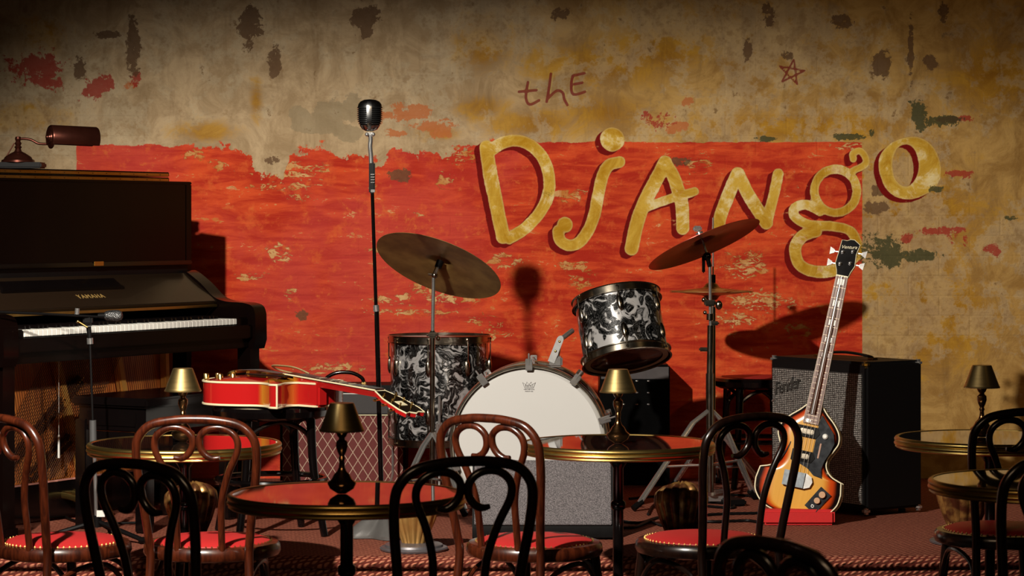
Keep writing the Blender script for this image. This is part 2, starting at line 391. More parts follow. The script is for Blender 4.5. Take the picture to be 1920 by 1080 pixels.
lc = g.mix(g.math('MULTIPLY', g.step(g.math('ADD', n_mid, cen(n_rag, 0.8)), 0.52, 0.70), 0.8), lc, (0.85, 0.72, 0.40))
lc = g.mix(g.math('MULTIPLY', g.step(n_rag, 0.60, 0.68), 0.45), lc, (0.50, 0.12, 0.03))
lc = g.mix(g.math('MULTIPLY', g.step(lw, 0.10, 0.0), 0.35), lc, (0.75, 0.62, 0.30))
col = g.mix(g.step(lw, 0.0, 0.03), col, lc)
col = g.mix(g.math('MULTIPLY', g.step(eY, 0.0, 0.03), 0.6), col, (0.55, 0.40, 0.12))
col = g.mix(g.math('MULTIPLY', g.step(aT, -0.005, 0.02), 0.85), col, (0.20, 0.012, 0.015))
col = g.mix(g.math('MULTIPLY', mk(bG, 1.2), 0.9), col, (0.055, 0.060, 0.025))
br = g.n('ShaderNodeTexBrick'); g.put(br.inputs['Vector'], g.mapv(v, (1, 1, 1), (R(90), 0, 0)))
br.inputs['Scale'].default_value = 1.0; br.inputs['Brick Width'].default_value = 0.26; br.inputs['Row Height'].default_value = 0.085; br.inputs['Mortar Size'].default_value = 0.006; br.inputs['Mortar Smooth'].default_value = 0.8
h = g.math('ADD', g.math('MULTIPLY', g.math('MULTIPLY', br.outputs['Fac'], g.step(n_big, .42, .62)), -0.16), g.math('ADD', g.math('MULTIPLY', n_mid, 0.9), g.math('ADD', g.math('MULTIPLY', n_fine, 0.35), g.math('MULTIPLY', n_hor, 0.5))))
h = g.math('ADD', h, g.math('MULTIPLY', rm, g.math('MULTIPLY', flake, -0.15)))
g.set(col=col, rough=0.75, spec=0.08); g.bump(h, 0.75, 0.010)
me.materials.append(g.m)
me.shade_smooth()
wall = bpy.data.objects.new('wall_back', me); C.objects.link(wall); wall['kind'] = 'structure'
wall['label'] = 'old plastered brick wall with peeling red painted rectangle and yellow hand-painted letters'

# ---------------------------------------------------------------- floor and stage
g = NG('dark_floorboards'); v = g.obj()
g.set(col=g.mix(g.noise(g.mapv(v, (2, 20, 1)), 1, 4), (0.012, 0.007, 0.005), (0.03, 0.016, 0.01)), rough=0.5)
fl = MB().box((0, 5.9, -0.05), (6.8, 10.6, 0.1)).build('floor', g.m, smooth=False); fl['kind'] = 'structure'
g = NG('woven_carpet'); v0 = g.obj(); sx0 = g.n('ShaderNodeSeparateXYZ'); g.put(sx0.inputs[0], v0); cx0 = g.n('ShaderNodeCombineXYZ'); g.put(cx0.inputs[0], sx0.outputs[0]); g.put(cx0.inputs[1], g.math('ADD', sx0.outputs[1], sx0.outputs[2])); v = cx0.outputs[0]
k = 330.0
d1 = g.n('ShaderNodeTexWave', wave_type='BANDS', bands_direction='X'); g.put(d1.inputs[0], g.mapv(v, (1, 1, 1), (0, 0, R(32)))); d1.inputs['Scale'].default_value = 17; d1.inputs['Distortion'].default_value = 1.2; d1.inputs['Detail Scale'].default_value = 3
d2 = g.n('ShaderNodeTexWave', wave_type='BANDS', bands_direction='Y'); g.put(d2.inputs[0], g.mapv(v, (1, 1, 1), (0, 0, R(-12)))); d2.inputs['Scale'].default_value = 21; d2.inputs['Distortion'].default_value = 1.2
d3 = g.n('ShaderNodeTexWave', wave_type='BANDS', bands_direction='Z'); g.put(d3.inputs[0], v); d3.inputs['Scale'].default_value = 21
wv = g.math('MULTIPLY', d1.outputs['Fac'], g.math('MULTIPLY', d2.outputs['Fac'], 1.5))
wv = g.math('ADD', wv, g.math('MULTIPLY', g.noise(v, 140, 2), 0.35))
cc = g.mix(g.step(wv, 0.25, 0.9), (0.09, 0.010, 0.008), (0.52, 0.19, 0.11)); cc = g.mix(g.math('MULTIPLY', g.noise(v, 4, 3), 0.4), cc, (0.22, 0.07, 0.04))
g.set(col=cc, rough=0.9, spec=0.15); g.bump(wv, 0.6, 0.006)
M_['carpet'] = g.m
out = [(-3.4, 8.36), (0.95, 8.36), (1.22, 8.37), (1.55, 8.40), (2.0, 8.43), (3.4, 8.45), (3.4, WY+0.0), (-3.4, WY+0.0)]
stg = MB().prism(out, 0.0, STAGE-0.002).build('stage_platform', M_['carpet'], smooth=False); stg['kind'] = 'structure'
stg['label'] = 'low stage covered in red-brown woven carpet'
edge = [Vector((x, y-0.004, STAGE-0.020)) for x, y in out[:6]]
tr = MB().tube(edge, 0.021, 10).build('trim_1', M_['carpet']); tr['kind'] = 'structure'; tr['label'] = 'rolled carpet nosing along the stage edge'

# ceiling, plus an added out-of-view beam whose lower edge shades the wall's top
g_ceil = simple('dark_ceiling_paint', (0.03, 0.02, 0.015), .8)
ce = MB().box((0, 5.9, 3.65), (6.8, 10.4, 0.1)).build('ceiling', g_ceil, smooth=False); ce['kind'] = 'structure'
bm_ = MB().box((0, 5.66, 3.27), (6.8, 0.12, 0.66)).build('light_blocker_beam', g_ceil, smooth=False); bm_['kind'] = 'structure'; bm_['label'] = 'added light-blocking beam above the tables, out of view'

# ---------------------------------------------------------------- bentwood chairs
def make_chair(name, wm, label, group):
    t = thing(name, label, 'chair', group=group)
    def lean(x, z):
        y = -0.178 - max(z-0.44, 0)*0.17 - max(0.44-z, 0)*0.14
        return (x, y, z)
    half = [(.172, 0), (.158, .2), (.146, .42), (.150, .50), (.162, .60), (.174, .69), (.177, .76), (.166, .800), (.130, .833), (.065, .847)]
    hp = [lean(-x, z) for x, z in half] + [lean(0, .850)] + [lean(x, z) for x, z in reversed(half)]
    MB().tube(cat(hp, 6), 0.0130, 12).build('backrest_hoop', wm, t)
    sc = [(.066, .43), (.066, .52), (.070, .61), (.092, .69), (.121, .757), (.117, .798), (.084, .823), (.042, .823), (.014, .802), (.0105, .772), (.024, .748), (.045, .735), (.068, .737)]
    for s in (-1, 1):
        P = cat([(s*x, lean(x, z)[1]+0.004, z) for x, z in sc], 6)
        MB().tube(P, [0.0105]*(len(P)-8) + [0.0105-0.0006*i for i in range(8)], 10).build('back_scroll', wm, t)
    MB().lathe([(.0, .425), (.185, .425), (.200, .430), (.205, .440), (.203, .458), (.196, .466), (.178, .468), (.172, .464), (0, .462)], 48).build('seat_frame', wm, t)
    MB().lathe([(.174, .462), (.172, .470), (.150, .478), (.08, .484), (0, .485)], 40).build('seat_cushion', M_['seat'], t, 'red padded seat cushion')
    nb = MB()
    for i in range(64):
        a = 2*PI*i/64; c, s = math.cos(a)*.176, math.sin(a)*.176
        nb.add([(c-.0032, s, .469), (c+.0032, s, .469), (c, s-.0032, .469), (c, s+.0032, .469), (c, s, .4735)], [(0,2,4), (2,1,4), (1,3,4), (3,0,4)])
    nb.build('nailhead_trim', M_['nail'], t, 'ring of brass nailheads', smooth=False)
    for s in (-1, 1):
        MB().tube(cat([(s*.125, .135, .43), (s*.135, .15, .3), (s*.150, .165, .15), (s*.17, .185, 0)], 4), [.016, .011], 10).build('front_leg', wm, t)
        MB().tube(cat([(s*.136, .15, .28), (s*.125, .135, .38), (s*.09, .10, .415), (s*.03, .06, .42)], 5), .008, 8).build('bracket', wm, t)
        MB().tube(cat([(s*.152, -.19, .28), (s*.14, -.12, .38), (s*.15, .04, .405), (s*.139, .15, .30)], 5), .008, 8).build('side_arch', wm, t)
    MB().tube([(0.148*math.cos(2*PI*i/32), .148*math.sin(2*PI*i/32)-.01, .20) for i in range(32)], .009, 8, True).build('ring_stretcher', wm, t)
    return t
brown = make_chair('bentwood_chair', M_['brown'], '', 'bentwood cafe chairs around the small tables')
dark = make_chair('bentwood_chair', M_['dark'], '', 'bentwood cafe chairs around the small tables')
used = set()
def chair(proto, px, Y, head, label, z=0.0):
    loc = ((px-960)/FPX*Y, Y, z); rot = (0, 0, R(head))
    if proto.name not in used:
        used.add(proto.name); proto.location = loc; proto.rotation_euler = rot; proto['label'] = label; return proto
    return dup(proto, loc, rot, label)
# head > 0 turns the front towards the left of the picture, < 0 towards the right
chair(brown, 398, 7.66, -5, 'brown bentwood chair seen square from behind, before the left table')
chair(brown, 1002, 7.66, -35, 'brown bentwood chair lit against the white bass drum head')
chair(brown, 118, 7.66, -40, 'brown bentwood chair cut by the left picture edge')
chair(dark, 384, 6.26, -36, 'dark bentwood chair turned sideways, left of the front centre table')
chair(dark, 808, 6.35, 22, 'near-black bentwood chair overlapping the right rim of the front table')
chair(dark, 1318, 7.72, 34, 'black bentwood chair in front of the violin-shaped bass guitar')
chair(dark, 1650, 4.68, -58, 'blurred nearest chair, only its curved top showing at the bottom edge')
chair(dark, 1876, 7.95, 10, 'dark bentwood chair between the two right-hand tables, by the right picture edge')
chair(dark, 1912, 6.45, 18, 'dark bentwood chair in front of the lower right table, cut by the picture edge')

# ---------------------------------------------------------------- cafe tables
def make_table():
    t = thing('cafe_table', '', 'table', group='round brass-rimmed cafe tables')
    MB().lathe([(0, .722), (.288, .722), (.288, .7385), (0, .7385)], 72).build('table_top', M_['mirror'], t, 'black mirror-gloss round top')
    prof = [(.286, .704), (.292, .704), (.2975, .708), (.2965, .7125), (.300, .715), (.3015, .719), (.3000, .723), (.2965, .7255), (.300, .729), (.3005, .733), (.298, .7375), (.293, .7405), (.2865, .7400), (.2860, .704)]
    MB().lathe(prof, 96).build('brass_rim', M_['brass'], t, 'ribbed brass edge band')
    MB().lathe([(0, .705), (.10, .705), (.10, .695), (.03, .68), (.0165, .66), (.0165, .56), (.022, .555), (.024, .545), (.022, .535), (.0165, .53), (.0165, .20), (.03, .19), (.036, .17), (.03, .15), (.05, .12), (.06, .09), (.045, .06), (.06, .04), (.13, .014), (.14, 0), (0, 0)], 32).build('pedestal', M_['black'], t)
    return t
TH = 0.74
tb = make_table()
def tab(px, Y, label, first=False):
    loc = ((px-960)/FPX*Y, Y, 0)
    if first: tb.location = loc; tb['label'] = label; return tb
    return dup(tb, loc, (0, 0, 0.3), label)
TB = [(346, 7.92), (650, 6.45), (1159, 7.93), (1856, 8.12), (1955, 6.78)]
tab(*TB[0], 'brass-rimmed round table at left, reflecting the red guitar', True)
tab(*TB[1], 'brass-rimmed round table front centre, its black top mirroring the red wall')
tab(*TB[2], 'brass-rimmed round table before the bass drum')
tab(*TB[3], 'brass-rimmed round table at the right below the large grille amplifier, carrying a dim lamp')
tab(*TB[4], 'brass-rimmed round table at the lower right, bare and cut by the picture edge')

# ---------------------------------------------------------------- table lamps
def make_lamp():
    t = thing('table_lamp', '', 'lamp', group='small brass table lamps')
    MB().lathe([(0, 0), (.012, 0), (.030, .012), (.036, .024), (.036, .028), (.026, .036), (.020, .048), (.012, .056), (.008, .066), (.0065, .082), (.009, .088), (.0065, .094), (.012, .106), (.0155, .118), (.0145, .130), (.008, .136), (.008, .140), (.012, .144), (.0155, .152), (.0165, .165), (.005, .170), (.005, .21), (0, .21)], 28).build('stem', M_['stem'], t, 'turned bronze stem and round foot')
    MB().lathe([(.0555, .158), (.0570, .156), (.0575, .159), (.0545, .163), (.031, .2255), (.0295, .2275), (.005, .2275), (.005, .2262), (.0290, .2255), (.0530, .1625), (.0555, .158)], 48).build('lamp_shade', M_['shade'], t, 'conical brushed brass shade')
    return t
tl = make_lamp()
LP = [(343, 7.95), (641, 6.44), (1159, 7.90), (1841, 8.12)]
LB = ['small brass table lamp on the left table, shade shining pale', 'small brass table lamp on the front centre table, dark stem',
      'small brass table lamp on the table before the bass drum', 'dim small brass table lamp on the right-hand table']
for i, (px, Y) in enumerate(LP):
    loc = ((px-960)/FPX*Y, Y, TH-0.0005)
    if i == 0: tl.location = loc; tl['label'] = LB[0]
    else: dup(tl, loc, (0, 0, 0), LB[i])

# ---------------------------------------------------------------- upright piano
TP = 60.0
PO = Vector(((360-960)/FPX*10.12, 10.12, STAGE))
pi_ = thing('upright_piano', 'black upright piano with open keyboard and bare strings below', 'piano', PO, (0, 0, R(TP)))
WD = 1.52
B = M_['black']
gw = NG('piano_lacquer'); v = gw.obj(); nz = gw.noise(gw.mapv(v, (3, 3, 1)), 2, 4)
gw.set(col=gw.mix(nz, (0.0015, 0.0008, 0.0008), (0.005, 0.0018, 0.0012)), rough=0.2, coat=0.0, spec=0.13); B = gw.m
for x in (-.02, -WD+.02): MB().box((x, .17, .62), (.04, .34, 1.24), bev=.004).build('side_panel', B, pi_)
MB().box((-WD/2, .34, .62), (WD-.08, .02, 1.2)).build('back_panel', M_['matte'], pi_)
MB().box((-WD/2, .012, 1.085), (WD-.08, .024, .305), bev=.003).build('upper_panel', B, pi_)
MB().box((-WD/2, .055, 1.243), (WD, .11, .012), bev=.003).build('top_board', B, pi_)
ld = MB().box((-WD/2-.0, .235, 1.258), (WD+.01, .24, .018), bev=.003).box((-WD/2, .235, 1.279), (WD+.01, .24, .018), bev=.003).build('folded_lid', B, pi_)
hg = MB().box((-WD/2, .1135, 1.2565), (WD-.01, .003, .011)).box((-WD/2, .1135, 1.277), (WD-.01, .003, .011)).build('lid_hinge', M_['brass'], ld, 'long brass hinge strips along the lid edge', smooth=False)
sb = MB()
for i in range(18):
    for z in (1.2565, 1.277): sb.ball((-.06-i*.083, .111, z), .0016, seg=6)
sb.build('hinge_screws', M_['matte'], ld, kind='stuff')
# ledge and fallboard
MB().box((-WD/2, -.012, .932), (WD-.08, .045, .016), bev=.004).build('music_ledge', M_['black'], pi_)
MB().box((-.62, -.036, .935), (.055, .004, .016), bev=.001).build('lock_plate', M_['gold'], pi_, 'small gilt lock plate')
MB().box((-WD/2, .006, .90), (WD-.08, .03, .05)).build('rail', M_['matte'], pi_)
fa, fb = Vector((0, -.015, .885)), Vector((0, -.175, .775))
fd = (fb-fa).normalized(); fn = Vector((0, fd.z, -fd.y)); fn = -fn if fn.z < 0 else fn
Lf = (fb-fa).length
Mf = frame((fa+fb)/2 + Vector((-WD/2, 0, 0)), (1, 0, 0), -fd, Vector((1, 0, 0)).cross(-fd))
gf = NG('fallboard_lacquer'); v = gf.obj(); gf.set(col=(0.016, 0.009, 0.005), rough=0.25, coat=0.1, spec=.3); FB = gf.m
fbo = MB().box((0, 0, 0), (WD-.14, Lf, .018), M=Mf, bev=.003).build('fallboard', FB, pi_)
MB().box((-.13, .035, .016), (.66, .050, .010), M=Mf, bev=.002).box((-.13, .008, .013), (.68, .012, .014), M=Mf, bev=.002).build('music_rest', M_['black'], fbo)
text_mesh('maker_lettering', 'YAMAHA', .032, M_['text_gold'], fbo, Mf @ Matrix.Translation((-.02, -.035, .0098)), .0004, 0, 1.25)
MB().box((-WD/2, -.178, .765), (WD-.16, .012, .010), bev=.002).build('fallboard_hinge', M_['brass'], pi_)
for nm, x in (('cheek', -.0375), ('cheek', -WD+.0375)):
    prof = cat([(.0, .90, 0), (-.03, .895, 0), (-.10, .85, 0), (-.16, .80, 0), (-.22, .782, 0), (-.30, .778, 0), (-.345, .765, 0), (-.36, .735, 0)], 4)
    o2 = [(p.x, p.y) for p in prof] + [(-.362, .635), (-.35, .60), (0, .60)]
    MB().prism(o2, -.0375, .0375, Matrix.Translation((x, 0, 0)) @ frame((0, 0, 0), (0, 1, 0), (0, 0, 1), (1, 0, 0))).build(nm, B, pi_)
MB().box((-WD/2, -.165, .63), (WD-.15, .33, .05), bev=.004).build('keybed', B, pi_)
MB().box((-WD/2, -.338, .668), (WD-.15, .022, .052), bev=.004).build('key_slip', B, pi_)
for x in (-.11, -WD+.11): MB().box((x, -.25, .70), (.07, .15, .045), bev=.004).build('key_block', B, pi_)
x0 = -WD+.147; kw = (WD-.294)/52
wk = MB(); wk.box((kw*.5, -.252, .708), (kw-.0012, .148, .022), bev=.0015)
proto = wk.build('white_key', M_['white'], pi_)
proto.location = (x0, 0, 0)
for i in range(1, 52):
    c = proto.copy(); C.objects.link(c); c.location = (x0+i*kw, 0, 0)
bkp = None
for i in range(51):
    if (i % 7) in (0, 2, 3, 5, 6) if True else False:
        if bkp is None:
            bkp = MB().box((0, -.222, .722), (.0115, .092, .018), bev=.002).build('black_key', M_['black'], pi_); bkp.location = (x0+(i+1)*kw, 0, 0)
        else:
            c = bkp.copy(); C.objects.link(c); c.location = (x0+(i+1)*kw, 0, 0)
# legs and lower case
for x in (-.05, -WD+.05):
    MB().prism([(x-.03, -.34), (x+.03, -.34), (x+.03, -.28), (x-.03, -.28)], .06, .605).build('leg', B, pi_)
    MB().box((x, -.17, .03), (.08, .37, .06), bev=.01).build('toe_block', B, pi_)
MB().box((-WD/2, -.015, .075), (WD-.08, .03, .135), bev=.003).build('bottom_rail', M_['black'], pi_)
MB().box((-WD/2, -.028, .144), (WD-.08, .012, .006), bev=.001).build('rail_edge', simple('pink_edge', (.45, .2, .16), .4), pi_, 'pale edge strip')
MB().box((-WD/2, .075, .36), (WD-.08, .02, .50)).build('soundboard', M_['soundboard'], pi_, 'orange spruce soundboard', smooth=False)
pm = MB()
def barp(a, b, w, y, th=.03):
    d = Vector((b[0]-a[0], 0, b[1]-a[1])); l = d.length; d.normalize()
    return frame(((a[0]+b[0])/2, y, (a[1]+b[1])/2), d, (0, 1, 0), d.cross(Vector((0, 1, 0)))), (l, th, w)
for a, b, w_ in [((-1.44, .14), (-1.25, .60), .03), ((-1.12, .14), (-1.30, .60), .05), ((-1.05, .14), (-1.22, .60), .022), ((-.62, .14), (-.78, .60), .035), ((-.30, .14), (-.42, .60), .035), ((-.1, .14), (-.12, .60), .03)]:
    M, d = barp(a, b, w_, .045); MB().box((0, 0, 0), d, M=M, bev=.005).build('iron_plate_strut', M_['plate'], pi_)
for a, b in [((-1.08, .17), (-.62, .50)), ((-.92, .15), (-.58, .34))]:
    M, d = barp(a, b, .045, .052, .02); bo = MB().box((0, 0, 0), d, M=M, bev=.004).build('string_bridge', M_['brown'], pi_)
    pn = MB(); l = d[0]; n = 44
    for i in range(n):
        for zz in (-.013, .013): pn.box((-l/2+l*(i+.5)/n, -.020, zz), (.0035, .012, .005), M=M)
    pn.build('bridge_pins', M_['gold'], bo, kind='stuff', smooth=False)
sg = MB()
for i in range(44):
    x = -1.10+i*.0135; sg.tube([(x, .035, .145), (x-.10, .035, .60)], .0009, 4)
for i in range(38):
    x = -1.20+i*.012; sg.tube([(x, .026, .145), (x+.36, .026, .60)], .0014, 4)
for i in range(40):
    x = -.6+i*.0125; sg.tube([(x, .035, .145), (x-.10, .035, .60)], .0009, 4)
sg.build('strings', simple('copper_string', (.07, .03, .015), .4, .6), pi_, 'fan of copper-wound strings', kind='stuff')
MB().tube([(-.83, -.02, .60), (-.83, -.02, .31)], .0012, 6).tube([(-.83, -.02, .31), (-.83, -.02, .225)], [.0035, .0045], 8).build('pull_cord', M_['white'], pi_, 'thin white cord with a white grip')
for dx in (-.06, 0, .06):
    MB().tube(cat([(-WD/2+dx, -.02, .09), (-WD/2+dx, -.07, .085), (-WD/2+dx, -.13, .07)], 4), .009, 8, flat=1.6).build('pedal', M_['brass'], pi_)

# piano lamp
a_ = PO + Vector((math.cos(R(TP))*-1.0 - math.sin(R(TP))*.2, math.sin(R(TP))*-1.0 + math.cos(R(TP))*.2, 0))
pl_ = thing('piano_lamp', 'bronze gooseneck lamp with cylindrical shade standing on the piano', 'lamp', (0, 0, 0))
LZ = STAGE+1.288
Yl = 9.42; sL = FPX/Yl
lo = Vector(((34-960)/sL, Yl, LZ)); pl_.location = lo
def Lp(px, py, dy=0): p = W(px, py, Yl+dy); return p - lo
MB().box((-.0, 0, .011), (.19, .11, .022), bev=.005).build('base_plate', M_['matte'], pl_)
MB().lathe([(0, .022), (.062, .022), (.060, .030), (.052, .034), (.048, .042), (.028, .055), (.014, .062), (.010, .072), (.014, .078), (.009, .084), (.013, .092), (.008, .100), (.012, .108), (.010, .116), (0, .118)], 32).build('pedestal', M_['bronze'], pl_)
MB().tube(cat([Lp(29, 263), Lp(42, 260), Lp(58, 262), Lp(72, 269), Lp(90, 270)], 5), .0048, 10).tube([Lp(27, 268), Lp(4, 308)], .0022, 6).build('arm', M_['bronze'], pl_)
ca, cb = Lp(93, 257, -.05), Lp(181, 261, .04)
ax = (cb-ca).normalized(); upv = Vector((0, 0, 1)); ux = (upv - ax*upv.dot(ax)).normalized(); uy = ax.cross(ux)
Ms = frame(ca, ux, uy, ax); ll = (cb-ca).length
MB().lathe([(.0425, 0), (.045, .004), (.045, ll-.004), (.0425, ll), (0, ll+.002), (0, ll-.002), (.0412, ll-.003), (.0412, .004)], 32, Ms, R(-125), R(125)).build('shade', M_['bronze'], pl_)
MB().lathe([(0, -.016), (.006, -.014), (.008, -.008), (.014, -.007), (.016, -.003), (.022, -.003), (.024, .001), (.030, .001), (.034, .004), (.0425, .004), (.0425, .008), (0, .008)], 32, Ms).build('end_cap', M_['bronze'], pl_)
MB().tube([ca+ax*.02, cb-ax*.005], .016, 14).build('bulb_tube', simple('frosted_tube', (.35, .2, .14), .3), pl_)

# piano bench
bc = Vector((-1.284, 9.27, STAGE))
bn = thing('piano_bench', 'black wooden piano bench with square legs in front of the piano', 'bench', bc, (0, 0, R(TP)))
MB().box((0, 0, .455), (.56, .34, .035), bev=.008).build('seat', M_['black'], bn)
MB().box((0, 0, .395), (.52, .30, .085), bev=.003).build('apron', M_['black'], bn)
for sx in (-1, 1):
    for sy in (-1, 1):
        MB().box((sx*.245, sy*.135, .195), (.05, .05, .39), bev=.004).build('leg', M_['black'], bn)
MB().box((-.262, 0, .33), (.006, .20, .04)).box((-.262, 0, .395), (.006, .22, .05), bev=.002).build('end_panel', M_['black'], bn)

# ---------------------------------------------------------------- microphone by the piano
Zs = 8.78; sS = FPX/Zs
so = Vector(((182-960)/sS, Zs, STAGE))
ms = thing('boom_stand', 'black boom microphone stand with white tag beside the piano keys', 'microphone stand', so)
def Q(px, py, dy=0): return W(px, py, Zs+dy) - so
MB().tube([Q(181, 990), Q(176, 800)], .0065, 10).build('lower_tube', M_['chrome'], ms)
MB().tube([Q(175, 845), Q(174, 788)], [.013, .012], 14).build('grip', simple('grey_rubber', (.05, .05, .05), .6), ms)
MB().tube([Q(174, 790), Q(169, 646)], .0042, 10).build('upper_tube', M_['matte'], ms)
MB().tube([Q(169, 645), Q(168.5, 634)], .011, 14).build('clutch_ring', M_['chrome'], ms)
MB().tube([Q(168.5, 636), Q(166, 612)], [.007, .009], 10).box(Q(165, 600), (.032, .03, .03), bev=.006).build('swivel_head', M_['matte'], ms)
MB().tube([Q(164, 614, -.02), Q(148, 604, -.02)], .0035, 8).ball(Q(146, 603, -.02), .006).build('wing_nut', M_['gold'], ms)
MB().tube([Q(145, 578), Q(144, 590)], .008, 10).build('boom_knob', M_['chrome'], ms)
MB().tube([Q(-60, 583, -.25), Q(70, 588, -.1), Q(183, 594)], .0045, 8).build('boom_arm', M_['matte'], ms)
lb = MB().tube([(0, 0, .045), (0, 0, .085)], .016, 14).build('leg_hub', M_['matte'], ms)
for an in (200, 330, 85):
    e = Vector((math.cos(R(an))*.20, math.sin(R(an))*.20, .012))
    lg = MB().tube([Vector((0, 0, .065)), e], .0085, 8).build('leg', M_['matte'], ms)
    MB().tube([e*.93, e*1.05], .011, 8).build('rubber_foot', M_['matte'], lg)
MB().box(Q(189, 963, -.02), (.028, .003, .022)).build('tag', M_['white'], ms, 'white paper tag')
mm = thing('handheld_microphone', 'wire-grille microphone clipped to the boom over the piano keys', 'microphone', W(186, 592, Zs))
def Q2(px, py): return W(px, py, Zs) - W(186, 592, Zs)
g = NG('mesh_grille'); v = g.obj(); vv = g.n('ShaderNodeTexVoronoi'); g.put(vv.inputs['Vector'], v); vv.inputs['Scale'].default_value = 260
g.set(col=g.mix(g.step(vv.outputs['Distance'], .2, .6), (.005, .005, .005), (.14, .14, .14)), metal=.8, rough=.35); g.bump(vv.outputs['Distance'], .8, .002); M_['mesh'] = g.m
MB().tube([Q2(184, 592), Q2(197, 592)], [.0085, .012], 14).build('body', M_['matte'], mm)
MB().tube([Q2(197, 592), Q2(202, 592), Q2(212, 592), Q2(222, 592.5), Q2(228, 593), Q2(230, 593)], [.014, .0175, .020, .0205, .015, .006], 16).build('grille', M_['mesh'], mm)
# cable dropping from the left boom and on the floor
def cable(name, pts, label, r=.004, group=None):
    o = MB().tube(cat(pts, 8), r, 8).build(name, M_['matte']); return tag(o, label, 'cable', group)
def F(px, py, r=.004):
    Y = FPX*(CAMH-STAGE-r)/(py-HY); p = W(px, py, Y); return p
cable('microphone_cable', [F(78, 940, .006), F(100, 955, .006), F(140, 976, .006), F(200, 981, .006), F(255, 980, .006)], 'thin black cable curving over the carpet past the boom stand base', .0045)

# ---------------------------------------------------------------- vintage microphone on centre stand
Zm = 8.89; sm = FPX/Zm
mo = Vector(((716-960)/sm, Zm, STAGE))
st_ = thing('microphone_stand', 'tall straight black microphone stand with grey cast base, centre stage', 'microphone stand', mo)
def Qm(px, py, dy=0): return W(px, py, Zm+dy) - mo
gb = simple('grey_cast_iron', (.10, .095, .09), .5, .2, .1, 60, .1)
bs = MB()
n = 60
prof = []
for j, (f, z) in enumerate([(1.0, 0), (1.0, .012), (.80, .030), (.5, .055), (.22, .075), (.13, .09), (.0, .092)]):
    for i in range(n):
        a = 2*PI*i/n; lob = .105+.030*math.cos(4*(a-.35))
        prof.append((lob*f*math.cos(a), lob*f*math.sin(a), z*(1+.12*math.cos(4*(a-.35))) if 1 < j < 5 else z))
fs = [(j*n+i, j*n+(i+1) % n, (j+1)*n+(i+1) % n, (j+1)*n+i) for j in range(6) for i in range(n)] + [tuple(range(n))[::-1]]
bs.add(prof, fs).build('base', gb, st_, 'grey four-lobed cast base')
MB().tube([(0, 0, .08), Qm(706, 578)], .0085, 12).build('lower_tube', M_['black'], st_)
MB().tube([Qm(706, 584), Qm(705, 572)], [.011, .010], 12).build('clutch', M_['chrome'], st_)
MB().tube([(0, 0, .085), (0, 0, .11)], .012, 12).build('base_collar', M_['chrome'], st_)
MB().tube([Qm(705, 575), Qm(698, 358)], .0062, 12).build('upper_tube', M_['black'], st_)
hd = MB().box((Qm(698, 362)+Qm(697, 305))/2, (.021, .021, .108), M=None, bev=.004).build('grip', M_['matte'], st_)
for i in range(4):
    MB().box(Qm(698.5, 327+i*5, -.012), (.013, .003, .003)).build('grip_rib', M_['chrome'], hd, smooth=False)
MB().box(Qm(699, 358, -.012), (.014, .003, .010), bev=.001).build('grip_plate', M_['chrome'], hd)
vm = thing('vintage_microphone', 'chrome vintage ribbed microphone on top of the centre stand', 'microphone', W(695, 300, Zm))
def Qv(px, py, dy=0): return W(px, py, Zm+dy) - W(695, 300, Zm)
MB().tube(cat([Qv(696, 306), Qv(695.5, 292), Qv(694, 275), Qv(695, 262), Qv(693.5, 250)], 4), [.008, .009, .0105, .008, .009][0:1]*17, 12).box(Qv(693.5, 252), (.032, .020, .014), bev=.004).ball(Qv(688, 252, -.012), .007).ball(Qv(700, 252, -.012), .007).build('swivel_mount', M_['chrome'], vm)
cm_ = Qv(693.5, 246)
outl = [(.013, .0), (.026, .006), (.036, .020), (.0415, .036), (.0425, .055), (.0425, .082), (.040, .094), (.033, .103), (.020, .109), (.0, .111)]
MB().lathe([(r*.93, z) for r, z in outl], 36, Matrix.Translation(cm_) @ Matrix.Diagonal((1, .85, 1, 1))).build('inner_grille', M_['matte'], vm)
fr = MB()
MBT = Matrix.Translation(cm_) @ Matrix.Diagonal((1, .85, 1, 1))
fr.lathe(outl[:3], 36, MBT).lathe([(.0428, .083)] + outl[6:], 36, MBT)
for a in (-90, 90):   # front and back spine
    P = [(r+.0040, z) for r, z in outl[1:8]]
    n0 = len(fr.v); vs = []; fs = []
    for j, (r, z) in enumerate(P):
        for k in range(5):
            aa = R(a-11+5.5*k); vs.append((r*math.cos(aa), r*math.sin(aa), z))
    for j in range(len(P)-1):
        for k in range(4): fs.append((j*5+k, j*5+k+1, (j+1)*5+k+1, (j+1)*5+k))
    fr.add(vs, fs, MBT)
vmf = fr.build('housing', simple('satin_chrome', (.42, .42, .42), .2, 1.0, .05), vm)
darksteel = simple('dark_steel_rib', (.16, .16, .16), .25, .95)
for i in range(9):
    z = .026+i*.0069; rr = np.interp(z, [p[1] for p in outl], [p[0] for p in outl])+.0008
    MB().tube([MBT @ Vector((rr*math.cos(2*PI*k/32), rr*math.sin(2*PI*k/32), z)) for k in range(32)], .0017, 6, True).build('grille_rib', darksteel, vm)

